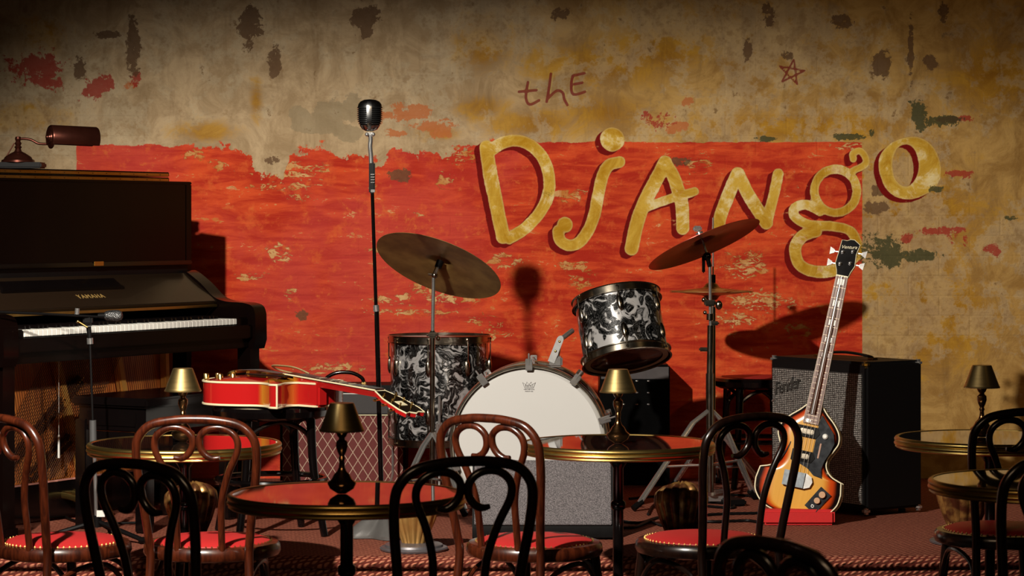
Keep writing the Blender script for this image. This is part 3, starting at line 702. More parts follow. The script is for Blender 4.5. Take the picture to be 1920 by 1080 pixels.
# ---------------------------------------------------------------- bentwood stools
def make_stool(label, loc, rot, topm, hgt=.45, rs=.205):
    t = thing('bentwood_stool', label, 'stool', loc, rot, 'black bentwood stools on the stage')
    MB().lathe([(0, hgt-.045), (rs-.02, hgt-.045), (rs, hgt-.035), (rs+.003, hgt-.015), (rs-.004, hgt-.003), (rs-.03, hgt), (rs-.035, hgt-.006), (0, hgt-.006)], 48).build('seat_frame', M_['black'], t)
    MB().lathe([(rs-.032, hgt-.007), (rs-.04, hgt+.001), (0, hgt+.002)], 40).build('seat_pad', topm, t)
    for k in range(4):
        a = R(45+90*k); c, s = math.cos(a), math.sin(a)
        MB().tube(cat([(c*rs*.78, s*rs*.78, hgt-.04), (c*rs*.84, s*rs*.84, hgt*.5), (c*rs*1.05, s*rs*1.05, 0)], 4), [.017, .013], 10).build('leg', M_['black'], t)
        a2 = R(45+90*(k+1)); am = R(90+90*k)
        P = [(c*rs*.80, s*rs*.80, hgt-.20), (c*rs*.72+math.cos(am)*.01, s*rs*.72+math.sin(am)*.01, hgt-.10), (math.cos(am)*rs*.62, math.sin(am)*rs*.62, hgt-.052), (math.cos(a2)*rs*.72, math.sin(a2)*rs*.72, hgt-.10), (math.cos(a2)*rs*.80, math.sin(a2)*rs*.80, hgt-.20)]
        MB().tube(cat(P, 6), .0085, 8).build('arch_brace', M_['black'], t)
    MB().tube([(rs*.93*math.cos(2*PI*i/40), rs*.93*math.sin(2*PI*i/40), .19) for i in range(40)], .010, 8, True).build('foot_ring', M_['black'], t)
    return t
SX, SY = (508-960)/FPX*8.98, 8.98
make_stool('black bentwood stool under the red hollow-body guitar', (SX, SY, STAGE), (0, 0, R(20)), M_['black'])
make_stool('black bentwood stool with red seat between cymbal stand and large amplifier', ((1419-960)/FPX*10.6, 10.6, STAGE), (0, 0, R(10)), M_['seat'], .45, .18)

# ---------------------------------------------------------------- hollow-body guitar lying on the stool
gd = R(-45)
gt = thing('hollow_body_guitar', 'red sunburst hollow-body guitar lying flat on the black stool', 'guitar')
gt.location = (SX, SY, STAGE+.4535); gt.rotation_euler = (0, 0, gd)
gt.rotation_euler = (Matrix.Rotation(gd, 3, 'Z') @ Matrix.Rotation(R(0.0), 3, 'Y')).to_euler()
g = NG('cherry_sunburst'); v = g.obj(); sx = g.n('ShaderNodeSeparateXYZ'); g.put(sx.inputs[0], v); X = sx.outputs[0]; Yc = sx.outputs[1]
am1 = g.step(X, -.13, -.225); am2 = g.math('MULTIPLY', g.step(X, .09, .12), g.step(X, .185, .15))
am = g.math('MAXIMUM', am1, am2)
g.set(col=g.mix(am, (.42, .010, .010), (.46, .17, .015)), rough=.15, coat=.7); M_['cherry'] = g.m
def OG(pts, n=5): return [(p.x, p.y) for p in cat([(x-.23, y, 0) for x, y in pts], n)]
tre = OG([(0, 0), (.008, -.07), (.045, -.15), (.11, -.20), (.18, -.206), (.25, -.178), (.305, -.142), (.345, -.132), (.39, -.145), (.425, -.165), (.455, -.160)])
cutw = OG([(.455, -.160), (.437, -.125), (.41, -.09), (.398, -.05), (.41, -.026)])
bas = OG([(.495, -.024), (.498, .024), (.492, .08), (.465, .13), (.42, .157), (.37, .150), (.325, .142), (.28, .158), (.22, .195), (.15, .208), (.09, .192), (.04, .145), (.008, .07), (0, 0)])
outg = tre + cutw[1:] + bas[:-1]
TT = .082
body = MB().prism(outg, 0.003, TT).build('body', M_['cherry'], gt)
MB().tube([(x, y, TT) for x, y in outg], .0042, 6, True).tube([(x, y, .004) for x, y in outg], .0042, 6, True).tube([(.455-.23, -.160, .004), (.455-.23, -.160, TT)], .0036, 6).build('binding', M_['cream'], body, 'cream edge binding')
# arched top
cx, cy = -.02, 0
vs = []; fs = []; rings = [(1.0, 0), (.92, .003), (.75, .009), (.5, .014), (.2, .016)]
for k, h_ in rings:
    for x, y in outg: vs.append((cx+(x-cx)*k*.985, y*k*.985, TT+.001+h_))
n = len(outg)
for j in range(len(rings)-1):
    for i in range(n): fs.append((j*n+i, j*n+(i+1) % n, (j+1)*n+(i+1) % n, (j+1)*n+i))
fs.append(tuple(range((len(rings)-1)*n, len(rings)*n)))
MB().add(vs, fs).build('arched_top', M_['cherry'], body)
nr = TT+.022
neck = MB(); M1 = Matrix.Identity(4)
xn0, xn1 = .41-.23-.03, .80-.23
def ny(x): return nr+.006-(x-xn0)*.085
neck.add([(xn0, -.027, ny(xn0)-.004), (xn0, .027, ny(xn0)-.004), (xn1, .021, ny(xn1)-.004), (xn1, -.021, ny(xn1)-.004),
          (xn0, -.018, ny(xn0)-.030), (xn0, .018, ny(xn0)-.030), (xn1, .012, ny(xn1)-.024), (xn1, -.012, ny(xn1)-.024)],
         [(0,1,2,3), (4,7,6,5), (0,3,7,4), (1,5,6,2), (0,4,5,1), (3,2,6,7)])
neck.box((.265-.02+.0, 0, .05), (.07, .046, .096), bev=.008)
nk = neck.build('neck', M_['cherry'], gt)
MB().add([(xn0-.05, -.0275, ny(xn0)-.004), (xn0-.05, .0275, ny(xn0)-.004), (xn1, .0215, ny(xn1)-.004), (xn1, -.0215, ny(xn1)-.004),
          (xn0-.05, -.0275, ny(xn0)+.003), (xn0-.05, .0275, ny(xn0)+.003), (xn1, .0215, ny(xn1)+.003), (xn1, -.0215, ny(xn1)+.003)],
         [(0,3,2,1), (4,5,6,7), (0,1,5,4), (1,2,6,5), (2,3,7,6), (3,0,4,7)]).build('fingerboard', simple('rosewood', (.03, .014, .01), .35), nk)
MB().tube([(xn0-.05, -.0275, ny(xn0)), (xn1, -.0215, ny(xn1))], .0028, 6).tube([(xn0-.05, .0275, ny(xn0)), (xn1, .0215, ny(xn1))], .0028, 6).build('neck_binding', M_['cream'], nk)
fm = MB(); d0 = .60
for i in range(1, 20):
    x = xn1-d0*(1-2**(-i/12))
    if x > xn0-.045: fm.box((x, 0, ny(x)+.0035), (.002, .05, .0014))
fm.build('frets', M_['chrome'], nk, kind='stuff', smooth=False)
for i in (3, 5, 7, 9, 12):
    x = xn1-d0*(1-2**(-(i-.5)/12)); MB().box((x, 0, ny(x)+.0031), (.014, .026, .0006)).build('inlay', M_['cream'], nk, smooth=False)
ha = R(20)
Mh = Matrix.Translation((xn1, 0, ny(xn1)-.006)) @ Matrix.Rotation(ha, 4, 'Y')
hs = [(0, -.0215), (.03, -.030), (.06, -.040), (.15, -.046), (.185, -.040), (.178, -.02), (.19, 0), (.178, .02), (.185, .040), (.15, .046), (.06, .040), (.03, .030), (0, .0215)]
hdk = MB().prism(hs, -.012, .003, Mh).build('headstock', M_['cherry'], nk)
MB().prism([(x*1.0, y*.97) for x, y in hs], .003, .0045, Mh).build('headstock_face', M_['black'], hdk)
MB().tube([Mh @ Vector((x, y, .003)) for x, y in hs], .0028, 6, True).build('headstock_binding', M_['cream'], hdk)
for sx_ in (-1, 1):
    for i in range(3):
        MB().lathe([(0, 0), (.006, 0), (.006, .004), (.003, .006), (.003, .014), (0, .015)], 10, Mh @ Matrix.Translation((.05+.042*i, sx_*.026, .004))).tube([Mh @ Vector((.05+.042*i, sx_*.042, -.006)), Mh @ Vector((.05+.042*i, sx_*.056, -.006))], .003, 6).ball(Mh @ Vector((.05+.042*i, sx_*.062, -.006)), (.007, .008, .005), seg=8).build('tuner', M_['gold'], hdk)
MB().box((.11, 0, 0), (.035, .03, .002), M=Mh @ Matrix.Translation((0, 0, .005)), bev=.0005).build('headstock_inlay', M_['cream'], hdk)
tz = TT+.016
for x in (.02, .115):
    MB().box((x-.02, 0, tz+.006), (.036, .070, .014), bev=.003).build('pickup', M_['gold'], gt)
MB().box((-.075, 0, tz+.010), (.016, .09, .014), bev=.003).box((-.075, .037, tz), (.010, .01, .02)).box((-.075, -.037, tz), (.010, .01, .02)).build('bridge', M_['gold'], gt)
MB().tube(cat([(-.232, 0, TT-.01), (-.235, 0, TT+.012), (-.20, .0, tz+.006), (-.16, 0, tz+.010)], 4), .006, 8).box((-.155, 0, tz+.010), (.014, .075, .010), bev=.003).build('tailpiece', M_['gold'], gt)
for x, y in ((-.165, -.105), (-.115, -.135), (-.175, -.150), (-.10, -.09)):
    MB().lathe([(0, 0), (.011, 0), (.010, .016), (.009, .018), (0, .018)], 16, Matrix.Translation((x, y, TT+.005))).build('knob', M_['gold'], gt)
MB().prism([(-.06, -.045), (.12, -.036), (.15, -.05), (.13, -.075), (.0, -.095), (-.05, -.075)], tz+.006, tz+.009).build('pickguard', M_['matte'], gt)
sg = MB()
for i in range(6):
    y = -.02+.008*i; sg.tube([(-.155, y, tz+.015), (-.075, y, tz+.019), (xn1, y*.8, ny(xn1)+.006)], .0006, 4)
sg.build('strings', M_['chrome'], gt, kind='stuff')
MB().tube(cat([(-.02, .19, TT+.004), (-.10, .12, tz+.012), (-.06, .06, tz+.030), (.05, .03, tz+.034), (.12, .02, tz+.03), (.16, .04, tz+.012)], 6), .006, 8, flat=.5)\
    .build('strap', simple('gold_strap', (.42, .31, .14), .6, .1, .5, 120), gt, 'gold-patterned strap end')

# ---------------------------------------------------------------- diamond-grille amplifier
va = thing('diamond_grille_amplifier', 'black amplifier with maroon diamond-pattern grille against the red wall', 'amplifier', ((643-960)/FPX*10.66, 10.66, STAGE), (0, 0, 0))
vyl = simple('black_tolex', (.004, .0035, .0035), .5, 0, .3, 200, .3, spec=.15)
MB().box((0, .12, .205), (.525, .25, .41), bev=.012).build('cabinet', vyl, va)
g = NG('diamond_grille_cloth'); v = g.obj(); s_ = g.n('ShaderNodeSeparateXYZ'); g.put(s_.inputs[0], v)
k1, k2 = 1/.042, 1/.066
p_ = g.math('MULTIPLY', s_.outputs[0], k1); q_ = g.math('MULTIPLY', s_.outputs[2], k2)
l1 = g.math('PINGPONG', g.math('ADD', p_, q_), .5); l2 = g.math('PINGPONG', g.math('SUBTRACT', p_, q_), .5)
ln = g.math('MAXIMUM', g.step(l1, .055, .025), g.step(l2, .055, .025))
g.set(col=g.mix(ln, g.mix(g.noise(v, 300, 2), (.10, .012, .010), (.17, .022, .018)), (.50, .36, .26)), rough=.7); g.bump(ln, .4, .001)
MB().box((0, -.008, .145), (.500, .006, .275)).build('grille', g.m, va, smooth=False)
for z in (.004+.003, .287):
    MB().box((0, -.010, z), (.505, .006, .004)).build('piping', M_['cream'], va, smooth=False)
MB().box((0, -.008, .335), (.500, .006, .085), bev=.002).build('upper_front', simple('charcoal_cloth', (.04, .035, .035), .6, 0, .3, 200, .3), va)
MB().box((0, -.012, .376), (.505, .004, .0035)).build('upper_piping', M_['white'], va, smooth=False)
MB().tube(cat([(-.082, .08, .412), (-.075, .08, .435), (-.04, .08, .455), (0, .08, .460), (.04, .08, .455), (.075, .08, .435), (.082, .08, .412)], 5), .008, 10).build('handle', M_['black'], va)
for s in (-1, 1): MB().box((s*.082, .08, .414), (.018, .02, .012), bev=.003).build('handle_mount', M_['gold'], va)

# ---------------------------------------------------------------- drums
g = NG('black_diamond_pearl'); v = g.obj()
w1 = g.noise(v, 11, 2, .5, 0, 1); vd = g.n('ShaderNodeVectorMath', operation='MULTIPLY_ADD'); g.put(vd.inputs[0], w1); vd.inputs[1].default_value = (.16, .16, .16); g.put(vd.inputs[2], v)
mu = g.noise(vd.outputs[0], 11, 3, .6, 2.2); mu2 = g.noise(vd.outputs[0], 40, 3, .6, 2.5)
rg = g.math('ABSOLUTE', cen_ := g.math('SUBTRACT', mu, .5)); rg2 = g.math('ABSOLUTE', g.math('SUBTRACT', mu2, .5))
wh = g.math('MAXIMUM', g.step(mu, .50, .60), g.math('MULTIPLY', g.step(rg2, .022, .0), .35))
g.set(col=g.mix(wh, (.002, .002, .002), (.66, .64, .63)), metal=.5, rough=.24, coat=.8, coatr=.05); g.bump(mu, .15, .002); M_['pearl'] = g.m
hoopm = M_['chrome']
darkchrome = simple('aged_chrome', (.38, .33, .26), .2, 1.0, .25, 30)
def lug(M, L_=.05):
    return MB().box((0, 0, 0), (.016, .014, L_), M=M, bev=.006)
def drum(t, r, hgt, nlug, head_top, head_bot, hm, holes=False, lugl=.05):
    sh_ = MB().lathe([(r, 0.012), (r, hgt-.012)], 64).build('shell', M_['pearl'], t, 'black and white pearl shell')
    for z, nm, hmat, sgn in ((hgt, 'top_head', head_top, 1), (0, 'bottom_head', head_bot, -1)):
        MB().lathe([(0, z), (r-.004, z), (r+.004, z-.004*sgn), (r+.004, z-.014*sgn)] if sgn > 0 else [(0, z), (r-.004, z), (r+.004, z+.004), (r+.004, z+.014)], 56).build(nm, hmat, t)
        z0 = z-.020*sgn; z1 = z+.010*sgn
        MB().lathe([(r+.005, z0), (r+.013, z0), (r+.013, z0+.004*sgn), (r+.007, z0+.006*sgn), (r+.007, z1-.003*sgn), (r+.012, z1), (r+.006, z1+.001*sgn), (r+.005, z0)], 64).build('hoop', hm, t)
    for i in range(nlug):
        a = 2*PI*(i+.5)/nlug
        for zz in ((hgt*.27, hgt*.73)):
            M = Matrix.Rotation(a, 4, 'Z') @ Matrix.Translation((r+.008, 0, zz))
            lo_ = MB().ball((0, 0, 0), (.010, .012, lugl*.6), M=M, seg=10).build('lug', hm, t)
            end = hgt-.002 if zz > hgt/2 else .002
            MB().tube([M @ Vector((.004, 0, 0)), Matrix.Rotation(a, 4, 'Z') @ Vector((r+.012, 0, end))], .0028, 6).ball(Matrix.Rotation(a, 4, 'Z') @ Vector((r+.012, 0, end)), .005, seg=6).build('tension_rod', hm, lo_)
headw = simple('coated_drumhead', (.62, .61, .585), .55, 0, .02, 5)
headd = simple('dark_resonant_head', (.05, .014, .010), .12, 0, .2, 6)
# floor tom
ft = thing('floor_tom', 'black pearl floor tom behind the left cymbal stand', 'drum', W(824, 830, 10.44), (0, 0, .2)); ft.location.z = STAGE+.195
drum(ft, .200, .425, 8, headw, headw, darkchrome, lugl=.06)
for k in range(3):
    a = R(20+120*k); c, s = math.cos(a), math.sin(a)
    MB().tube([(c*.222, s*.222, .20), (c*.222, s*.222, -.14), (c*.235, s*.235, -.185)], .006, 8).box((c*.214, s*.214, .07), (.03, .03, .05), bev=.006).ball((c*.236, s*.236, -.183), .012).build('leg', M_['chrome'], ft)
# rack tom
rt = thing('rack_tom', 'tilted black pearl rack tom mounted above the bass drum', 'drum', W(1175, 674, 9.62))
axv = Vector((-.15, .34, .93)).normalized()
rt.rotation_euler = Vector((0, 0, 1)).rotation_difference(axv).to_euler()
drum(rt, .160, .240, 6, headw, headd, darkchrome, lugl=.055)
MB().lathe([(.158, -.0035), (.138, -.0035), (.138, -.0015), (.158, -.0015)], 56).build('head_ring', simple('tan_ring', (.34, .25, .14), .4), rt, 'tan reinforcing ring on bottom head')
# bass drum: local z is its axis pointing to the audience
bd = thing('bass_drum', 'bass drum with plain white head and black pearl shell', 'drum', W(1000, 820, 9.93))
bax = Vector((-.05, -1, .02)).normalized()
xx = Vector((1, 0, 0)); xx = (xx - bax*xx.dot(bax)).normalized(); yy_ = bax.cross(xx)
bd.rotation_euler = frame((0, 0, 0), xx, yy_, bax).to_euler()
BR = .282; BD = .37
MB().lathe([(BR, .02), (BR, BD-.02)], 72).build('shell', M_['pearl'], bd)
MB().lathe([(0, BD+.012), (BR-.012, BD+.012), (BR-.002, BD+.004), (BR+.004, BD-.010)], 72).build('front_head', headw, bd, 'plain white front head')
MB().lathe([(0, -.006), (BR-.004, -.006), (BR+.002, .01)], 72).build('rear_head', headw, bd)
for z, sg_ in ((BD, 1), (0, -1)):
    MB().lathe([(BR+.002, z-.022), (BR+.014, z-.022), (BR+.014, z+.022), (BR+.012, z+.026), (BR+.004, z+.026), (BR+.002, z+.022), (BR+.002, z-.022)], 72).build('hoop', darkchrome, bd)
    MB().lathe([(BR+.0145, z-.010), (BR+.0158, z-.008), (BR+.0158, z+.008), (BR+.0145, z+.010)], 72).build('hoop_inlay', M_['chrome'], bd)
for i in range(10):
    a = 2*PI*(i+.5)/10
    Mz = Matrix.Rotation(a, 4, 'Z')
    for zz, en in ((BD-.10, BD+.03), (.10, -.03)):
        lo_ = MB().box((BR+.012, 0, zz), (.024, .020, .060), M=Mz, bev=.007).build('lug', M_['chrome'], bd)
        MB().tube([Mz @ Vector((BR+.028, 0, zz)), Mz @ Vector((BR+.028, 0, en))], .0035, 6).build('tension_rod', M_['chrome'], lo_)
    cl = MB().box((BR+.014, 0, BD+.030), (.044, .026, .006), M=Mz, bev=.002).build('claw_hook', M_['chrome'], bd)
    MB().box((BR+.034, 0, BD+.032), (.046, .006, .007), M=Mz, bev=.002).build('t_handle', M_['chrome'], cl)
    MB().box((BR+.014, 0, -.030), (.044, .026, .006), M=Mz, bev=.002).build('claw_hook', M_['chrome'], bd)
ink = simple('grey_print', (.10, .08, .08), .6)
Mt = Matrix.Translation((0, .215, BD+.0135))
text_mesh('head_print', 'REMO', .011, ink, bd, Mt @ Matrix.Translation((0, .001, 0)), .0003)
text_mesh('head_print', 'WEATHER KING', .0055, ink, bd, Mt @ Matrix.Translation((0, -.012, 0)), .0003)
text_mesh('head_print', 'MADE IN USA', .005, ink, bd, Mt @ Matrix.Translation((0, -.019, 0)), .0003)
cr = [(-.016, -.006), (-.024, .014), (-.012, .006), (-.008, .016), (0, .006), (.008, .016), (.012, .006), (.024, .014), (.016, -.006)]
MB().tube([Mt @ Vector((x, y, 0)) for x, y in cr], .0008, 4, True).build('crown_emblem', ink, bd, 'small crown print', smooth=False)
# tom mount on the bass drum
MB().box((.095, BR+.02, .20), (.05, .04, .08), bev=.006).build('tom_mount', M_['chrome'], bd)
MB().tube([(.095, BR+.02, .2), (.108, BR+.10, .18), (.155, BR+.135, .12)], .010, 10).build('tom_arm', M_['chrome'], bd)
Mp = Matrix.Translation((.092, BR+.055, .235)) @ Matrix.Rotation(R(-22), 4, 'Z')
pp = [(.013*math.cos(a), .05+.018*math.sin(a)) for a in [PI*i/8 for i in range(9)]] + [(-.013, -.04), (.013, -.04)]
pt = MB().prism(pp, 0, .008, Mp).build('mount_plate', simple('white_metal', (.5, .5, .49), .3, .4), bd, 'pale metal mounting plate')
for y in (.045, .005): MB().ball(Mp @ Vector((0, y, .010)), (.005, .005, .003), seg=8).build('plate_bolt', M_['gold'], pt)
for s in (-1, 1):
    MB().tube([(s*(BR-.02), -.12, .30), (s*(BR+.06), -.285, .36)], .006, 8).build('spur', M_['chrome'], bd)

# ---------------------------------------------------------------- cymbals and stands
def cym_mat(name, a, b, rough):
    g = NG(name); v = g.obj(); s = g.n('ShaderNodeSeparateXYZ'); g.put(s.inputs[0], v)
    rr = g.math('SQRT', g.math('ADD', g.math('POWER', s.outputs[0], 2), g.math('POWER', s.outputs[1], 2)))
    gro = g.math('SINE', g.math('MULTIPLY', rr, 1400)); n1 = g.noise(v, 9, 5)
    g.set(col=g.mix(g.step(n1, .3, .7), a, b), metal=0.6, rough=rough); g.bump(gro, .12, .0004); return g.m
M_['cym'] = cym_mat('aged_bronze_cymbal', (.26, .14, .045), (.50, .31, .10), .34)
M_['cym_red'] = cym_mat('dark_copper_cymbal', (.16, .018, .010), (.34, .045, .022), .3)
def cymbal(label, c, nrm, r, mat):
    q = Vector((0, 0, 1)).rotation_difference(Vector(nrm).normalized()).to_euler()
    t = thing('cymbal', label, 'cymbal', c, q)
    pr = [(.006, .030), (r*.08, .028), (r*.15, .020), (r*.19, .010), (r*.25, .006), (r*.6, .0), (r, -.010)]
    MB().lathe(pr + [(a, b-.0015) for a, b in reversed(pr)] + [pr[0]], 80).build('bronze_disc', mat, t)
    return t
def tripod(t, top, loc0, feet, mat, zc, zr=None):
    for f in feet:
        f = Vector(f) - loc0
        el = Vector((f.x*.30, f.y*.30, zc-.03)); el2 = Vector((f.x*.30, f.y*.30, zc-.03))
        knee = Vector((f.x*.25, f.y*.25, zc-.05))
        lg = MB().tube([(0, 0, zc), knee, Vector((f.x, f.y, .018))], .0075, 8).tube([(0.008, 0, zc), knee+Vector((.012, 0, 0)), Vector((f.x*.97+.012, f.y*.97, .03))], .0045, 8).build('leg', mat, t)
        MB().tube([Vector((f.x*.92, f.y*.92, .035)), Vector((f.x*1.04, f.y*1.04, .010))], [.012, .013], 8).build('rubber_foot', M_['matte'], lg)
        m = Vector((f.x*.6, f.y*.6, (zc-.05)*.5))
        MB().tube([(0, 0, zc*.42), m], .005, 8).build('brace', mat, t)
# left stand + ride
Y1 = 9.62
l0 = Vector(((810-960)/FPX*Y1, Y1, STAGE))
cs = thing('cymbal_stand', 'chrome cymbal stand in front of the floor tom', 'cymbal stand', l0)
def q1(px, py, dy=0): return W(px, py, Y1+dy) - l0
MB().tube([(0, 0, .04), q1(811, 620)], .0095, 12).build('lower_tube', darkchrome, cs)
MB().tube([q1(811, 640), q1(813, 520)], .0068, 12).build('upper_tube', M_['chrome'], cs)
MB().box(q1(811, 628), (.034, .03, .022), bev=.005).tube([q1(800, 628), q1(822, 628)], .006, 8).ball(q1(822, 635), .009).build('clamp', darkchrome, cs)
MB().ball(q1(815, 516), .013).tube([q1(803, 514), q1(820, 516)], .005, 8).tube([q1(814, 516), q1(825, 488)], .008, 10).build('tilter', darkchrome, cs)
NR = Vector((.32, .40, .86)).normalized()
cc1 = W(826, 489, Y1)
pth = [cc1-l0-NR*.055, cc1-l0+NR*.055]
MB().tube([q1(824, 490), pth[0]], .006, 8).tube(pth, .004, 8).build('spindle', M_['chrome'], cs)
MB().tube([cc1-l0-NR*.028, cc1-l0-NR*.002], [.014, .014], 12).build('felt', M_['matte'], cs)
MB().tube([cc1-l0+NR*.036, cc1-l0+NR*.05], .008, 10).build('wing_nut', M_['chrome'], cs)
tripod(cs, None, l0, [W(735, 900, 9.5), W(870, 900, 9.45), W(812, 890, 9.95)], M_['chrome'], .30)
cymbal('large bronze ride cymbal on the left stand, underside tilted to the room', cc1-NR*.012, NR, .247, M_['cym'])
# right stand + crash
Y2 = 9.86
l2 = Vector(((1331-960)/FPX*Y2, Y2, STAGE))
cs2 = thing('cymbal_stand', 'chrome cymbal stand right of the rack tom carrying the red-brown cymbal', 'cymbal stand', l2)
def q2(px, py, dy=0): return W(px, py, Y2+dy) - l2
MB().tube([(0, 0, .05), q2(1331, 700)], .0155, 14).tube([q2(1331, 705), q2(1332, 610)], .0125, 12).build('lower_tube', darkchrome, cs2)
MB().tube([q2(1332, 612), q2(1331, 498)], .0062, 12).build('upper_tube', M_['chrome'], cs2)
MB().box(q2(1331, 568), (.045, .034, .024), bev=.005).ball(q2(1348, 572), (.014, .01, .018)).ball(q2(1320, 562), .010).ball(q2(1322, 586), .008).tube([q2(1331, 588), q2(1331, 600)], .014, 12).box(q2(1340, 606), (.034, .02, .016), bev=.005).build('clamp', darkchrome, cs2)
MB().box(q2(1319, 655), (.034, .014, .016), bev=.004).build('memory_lock', darkchrome, cs2)
MB().ball(q2(1326, 481), .017).box(q2(1319, 495), (.012, .02, .07), bev=.004).tube([q2(1326, 480), q2(1331, 500)], .009, 8).build('tilter', M_['black'], cs2)
NC = Vector((-.37, .22, .90)).normalized()
cc2 = W(1318, 453, Y2)
MB().tube([q2(1326, 478), cc2-l2-NR*.0, cc2-l2+NC*.06], .0045, 8).build('spindle', M_['chrome'], cs2)
MB().tube([cc2-l2+NC*.028, cc2-l2+NC*.038], .015, 12).box(cc2-l2+NC*.055, (.034, .012, .022), bev=.005).build('wing_nut', M_['chrome'], cs2)
tripod(cs2, None, l2, [F(1193, 956), F(1412, 935), F(1340, 905)], M_['chrome'], .37)
cymbal('red-brown crash cymbal tilted to the left on the right-hand stand', cc2-NC*.002, NC, .231, M_['cym_red'])
# hi-hat
Y3 = 10.2
l3 = Vector(((1337-960)/FPX*Y3, Y3, STAGE))
hh = thing('hi_hat_stand', 'hi-hat stand behind the right cymbal stand with tall thin rod', 'cymbal stand', l3)
def q3(px, py, dy=0): return W(px, py, Y3+dy) - l3
MB().tube([(0, 0, .05), q3(1337, 575)], .010, 12).build('lower_tube', darkchrome, hh)
MB().tube([q3(1337, 575), q3(1337, 408)], .0034, 8).build('pull_rod', M_['chrome'], hh)
MB().tube([q3(1337, 562), q3(1337, 550)], .016, 12).build('seat_cup', M_['matte'], hh)
MB().tube([q3(1337, 534), q3(1337, 515)], .010, 12).build('clutch', M_['matte'], hh)
tripod(hh, None, l3, [F(1262, 915), F(1432, 922), F(1350, 900)], M_['chrome'], .27)
MB().prism([(-.04, -.30), (.04, -.30), (.035, -.02), (-.035, -.02)], .01, .03).build('pedal', M_['chrome'], hh)
cymbal('upper hi-hat cymbal lying level on the thin rod', W(1334, 543, Y3), (0, .03, 1), .167, M_['cym'])
cymbal('lower hi-hat cymbal lying level on the thin rod', W(1334, 545, Y3)-Vector((0, 0, .012)), (0, .0, -1), .167, M_['cym'])

# ---------------------------------------------------------------- rack case behind the rack tom
rk = thing('rack_case', 'black equipment case with rows of shiny studs behind the rack tom', 'case', ((1190-960)/FPX*10.62, 10.62, STAGE))
MB().box((0, .1, .25), (.29, .24, .50), bev=.008).build('case_body', simple('black_laminate', (.002, .002, .002), .35, spec=.05), rk)
MB().box((0, -.022, .465), (.28, .006, .05), bev=.001).build('top_strip', simple('grey_strip', (.07, .06, .06), .4), rk)
for i in range(3):
    for x in (-.048, .008, .056):
        MB().ball((x, -.022, .432-i*.0485), (.007, .004, .004), seg=8).build('stud', M_['chrome'], rk)

# ---------------------------------------------------------------- grey wedge in front of the bass drum
wg = thing('floor_monitor', 'grey cloth-faced wedge speaker in front of the bass drum', 'speaker', ((1018-960)/FPX*8.80, 8.80, STAGE))
pr = [(0, .006), (.02, .0), (.30, 0), (.30, .13), (.11, .262), (.085, .262), (0, .045)]
MB().prism(pr, -.243, .243, frame((0, 0, 0), (0, 1, 0), (0, 0, 1), (1, 0, 0))).build('cabinet', M_['matte'], wg)
g = NG('grey_grille_cloth'); v = g.obj(); nz = g.noise(v, 330, 2, .8)
g.set(col=g.mix(g.step(nz, .35, .65), (.035, .030, .032), (.20, .175, .18)), rough=.75); g.bump(nz, .5, .002)
a0, a1 = Vector((0, -.004, .050)), Vector((0, .083, .264)); dd = (a1-a0).normalized(); nn_ = Vector((1, 0, 0)).cross(dd)
MB().box((0, 0, 0), (.472, (a1-a0).length, .008), M=frame((a0+a1)/2, (1, 0, 0), dd, nn_), bev=.002).build('grille', g.m, wg, 'speckled grey grille cloth')

# ---------------------------------------------------------------- large grille cabinet
gc0 = Vector((1.309, 9.46, STAGE)); u_ = Vector((.567, -.823, 0)); bk_ = Vector((.823, .567, 0))
ang = math.atan2(u_.y, u_.x)
fc = thing('speaker_cabinet', 'tall black speaker cabinet with silver woven grille and script badge', 'speaker', gc0, (0, 0, ang))
CW, CD, CH = .545, .285, .572   # local x: left(-CW) to right 0, y: depth
MB().box((-CW/2, CD/2, CH/2+.01), (CW, CD, CH-.02), bev=.010).build('cabinet', vyl, fc)
g = NG('silver_grille_cloth'); v = g.obj(); s_ = g.n('ShaderNodeSeparateXYZ'); g.put(s_.inputs[0], v)
fx = g.math('PINGPONG', g.math('MULTIPLY', s_.outputs[0], 1/.0105), .5); fz = g.math('PINGPONG', g.math('MULTIPLY', s_.outputs[2], 1/.0072), .5)
wvv = g.math('MULTIPLY', g.step(fx, .06, .2), g.step(fz, .10, .25)); nz = g.noise(v, 170, 2)
wvv = g.math('MULTIPLY', wvv, g.step(nz, .2, .7))
g.set(col=g.mix(wvv, (.012, .010, .010), (.60, .55, .50)), rough=.32, metal=.35); g.bump(wvv, .5, .002)
MB().box((-CW/2, -.003, .285), (CW-.045, .008, .485)).build('grille', g.m, fc, smooth=False)
bdg = Matrix.Translation((-CW+.108, -.010, .462)) @ Matrix.Rotation(R(90), 4, 'X') @ Matrix.Rotation(R(14), 4, 'Z')
bt = text_mesh('script_badge', 'Fender', .066, simple('badge_chrome', (.16, .15, .14), .3, .8), fc, bdg, .003, .35, .82)
MB().tube([bdg @ Vector(p) for p in [(-.078, -.016, 0), (-.085, -.034, 0), (-.098, -.040, 0)]], .0035, 6).build('badge_tail', M_['chrome'], fc)
for x in (-.012, -CW+.012):
    for y in (.010, CD-.012):
        for z in (.018, CH-.012):
            MB().box((x, y, z+.002), (.030, .030, .026), bev=.009).build('metal_corner', M_['chrome'] if z < .1 or x < -.1 or y > .1 else M_['gold'], fc)
MB().tube(cat([(-CW+.12, CD/2, CH), (-CW+.14, CD/2, CH+.012), (-CW/2, CD/2, CH+.022), (-.14, CD/2, CH+.012), (-.12, CD/2, CH)], 6), .009, 8, flat=.6).build('handle', M_['matte'], fc)
for x in (-.12, -CW+.12): MB().box((x, CD/2, CH+.003), (.03, .03, .010), bev=.003).build('handle_mount', M_['gold'], fc)
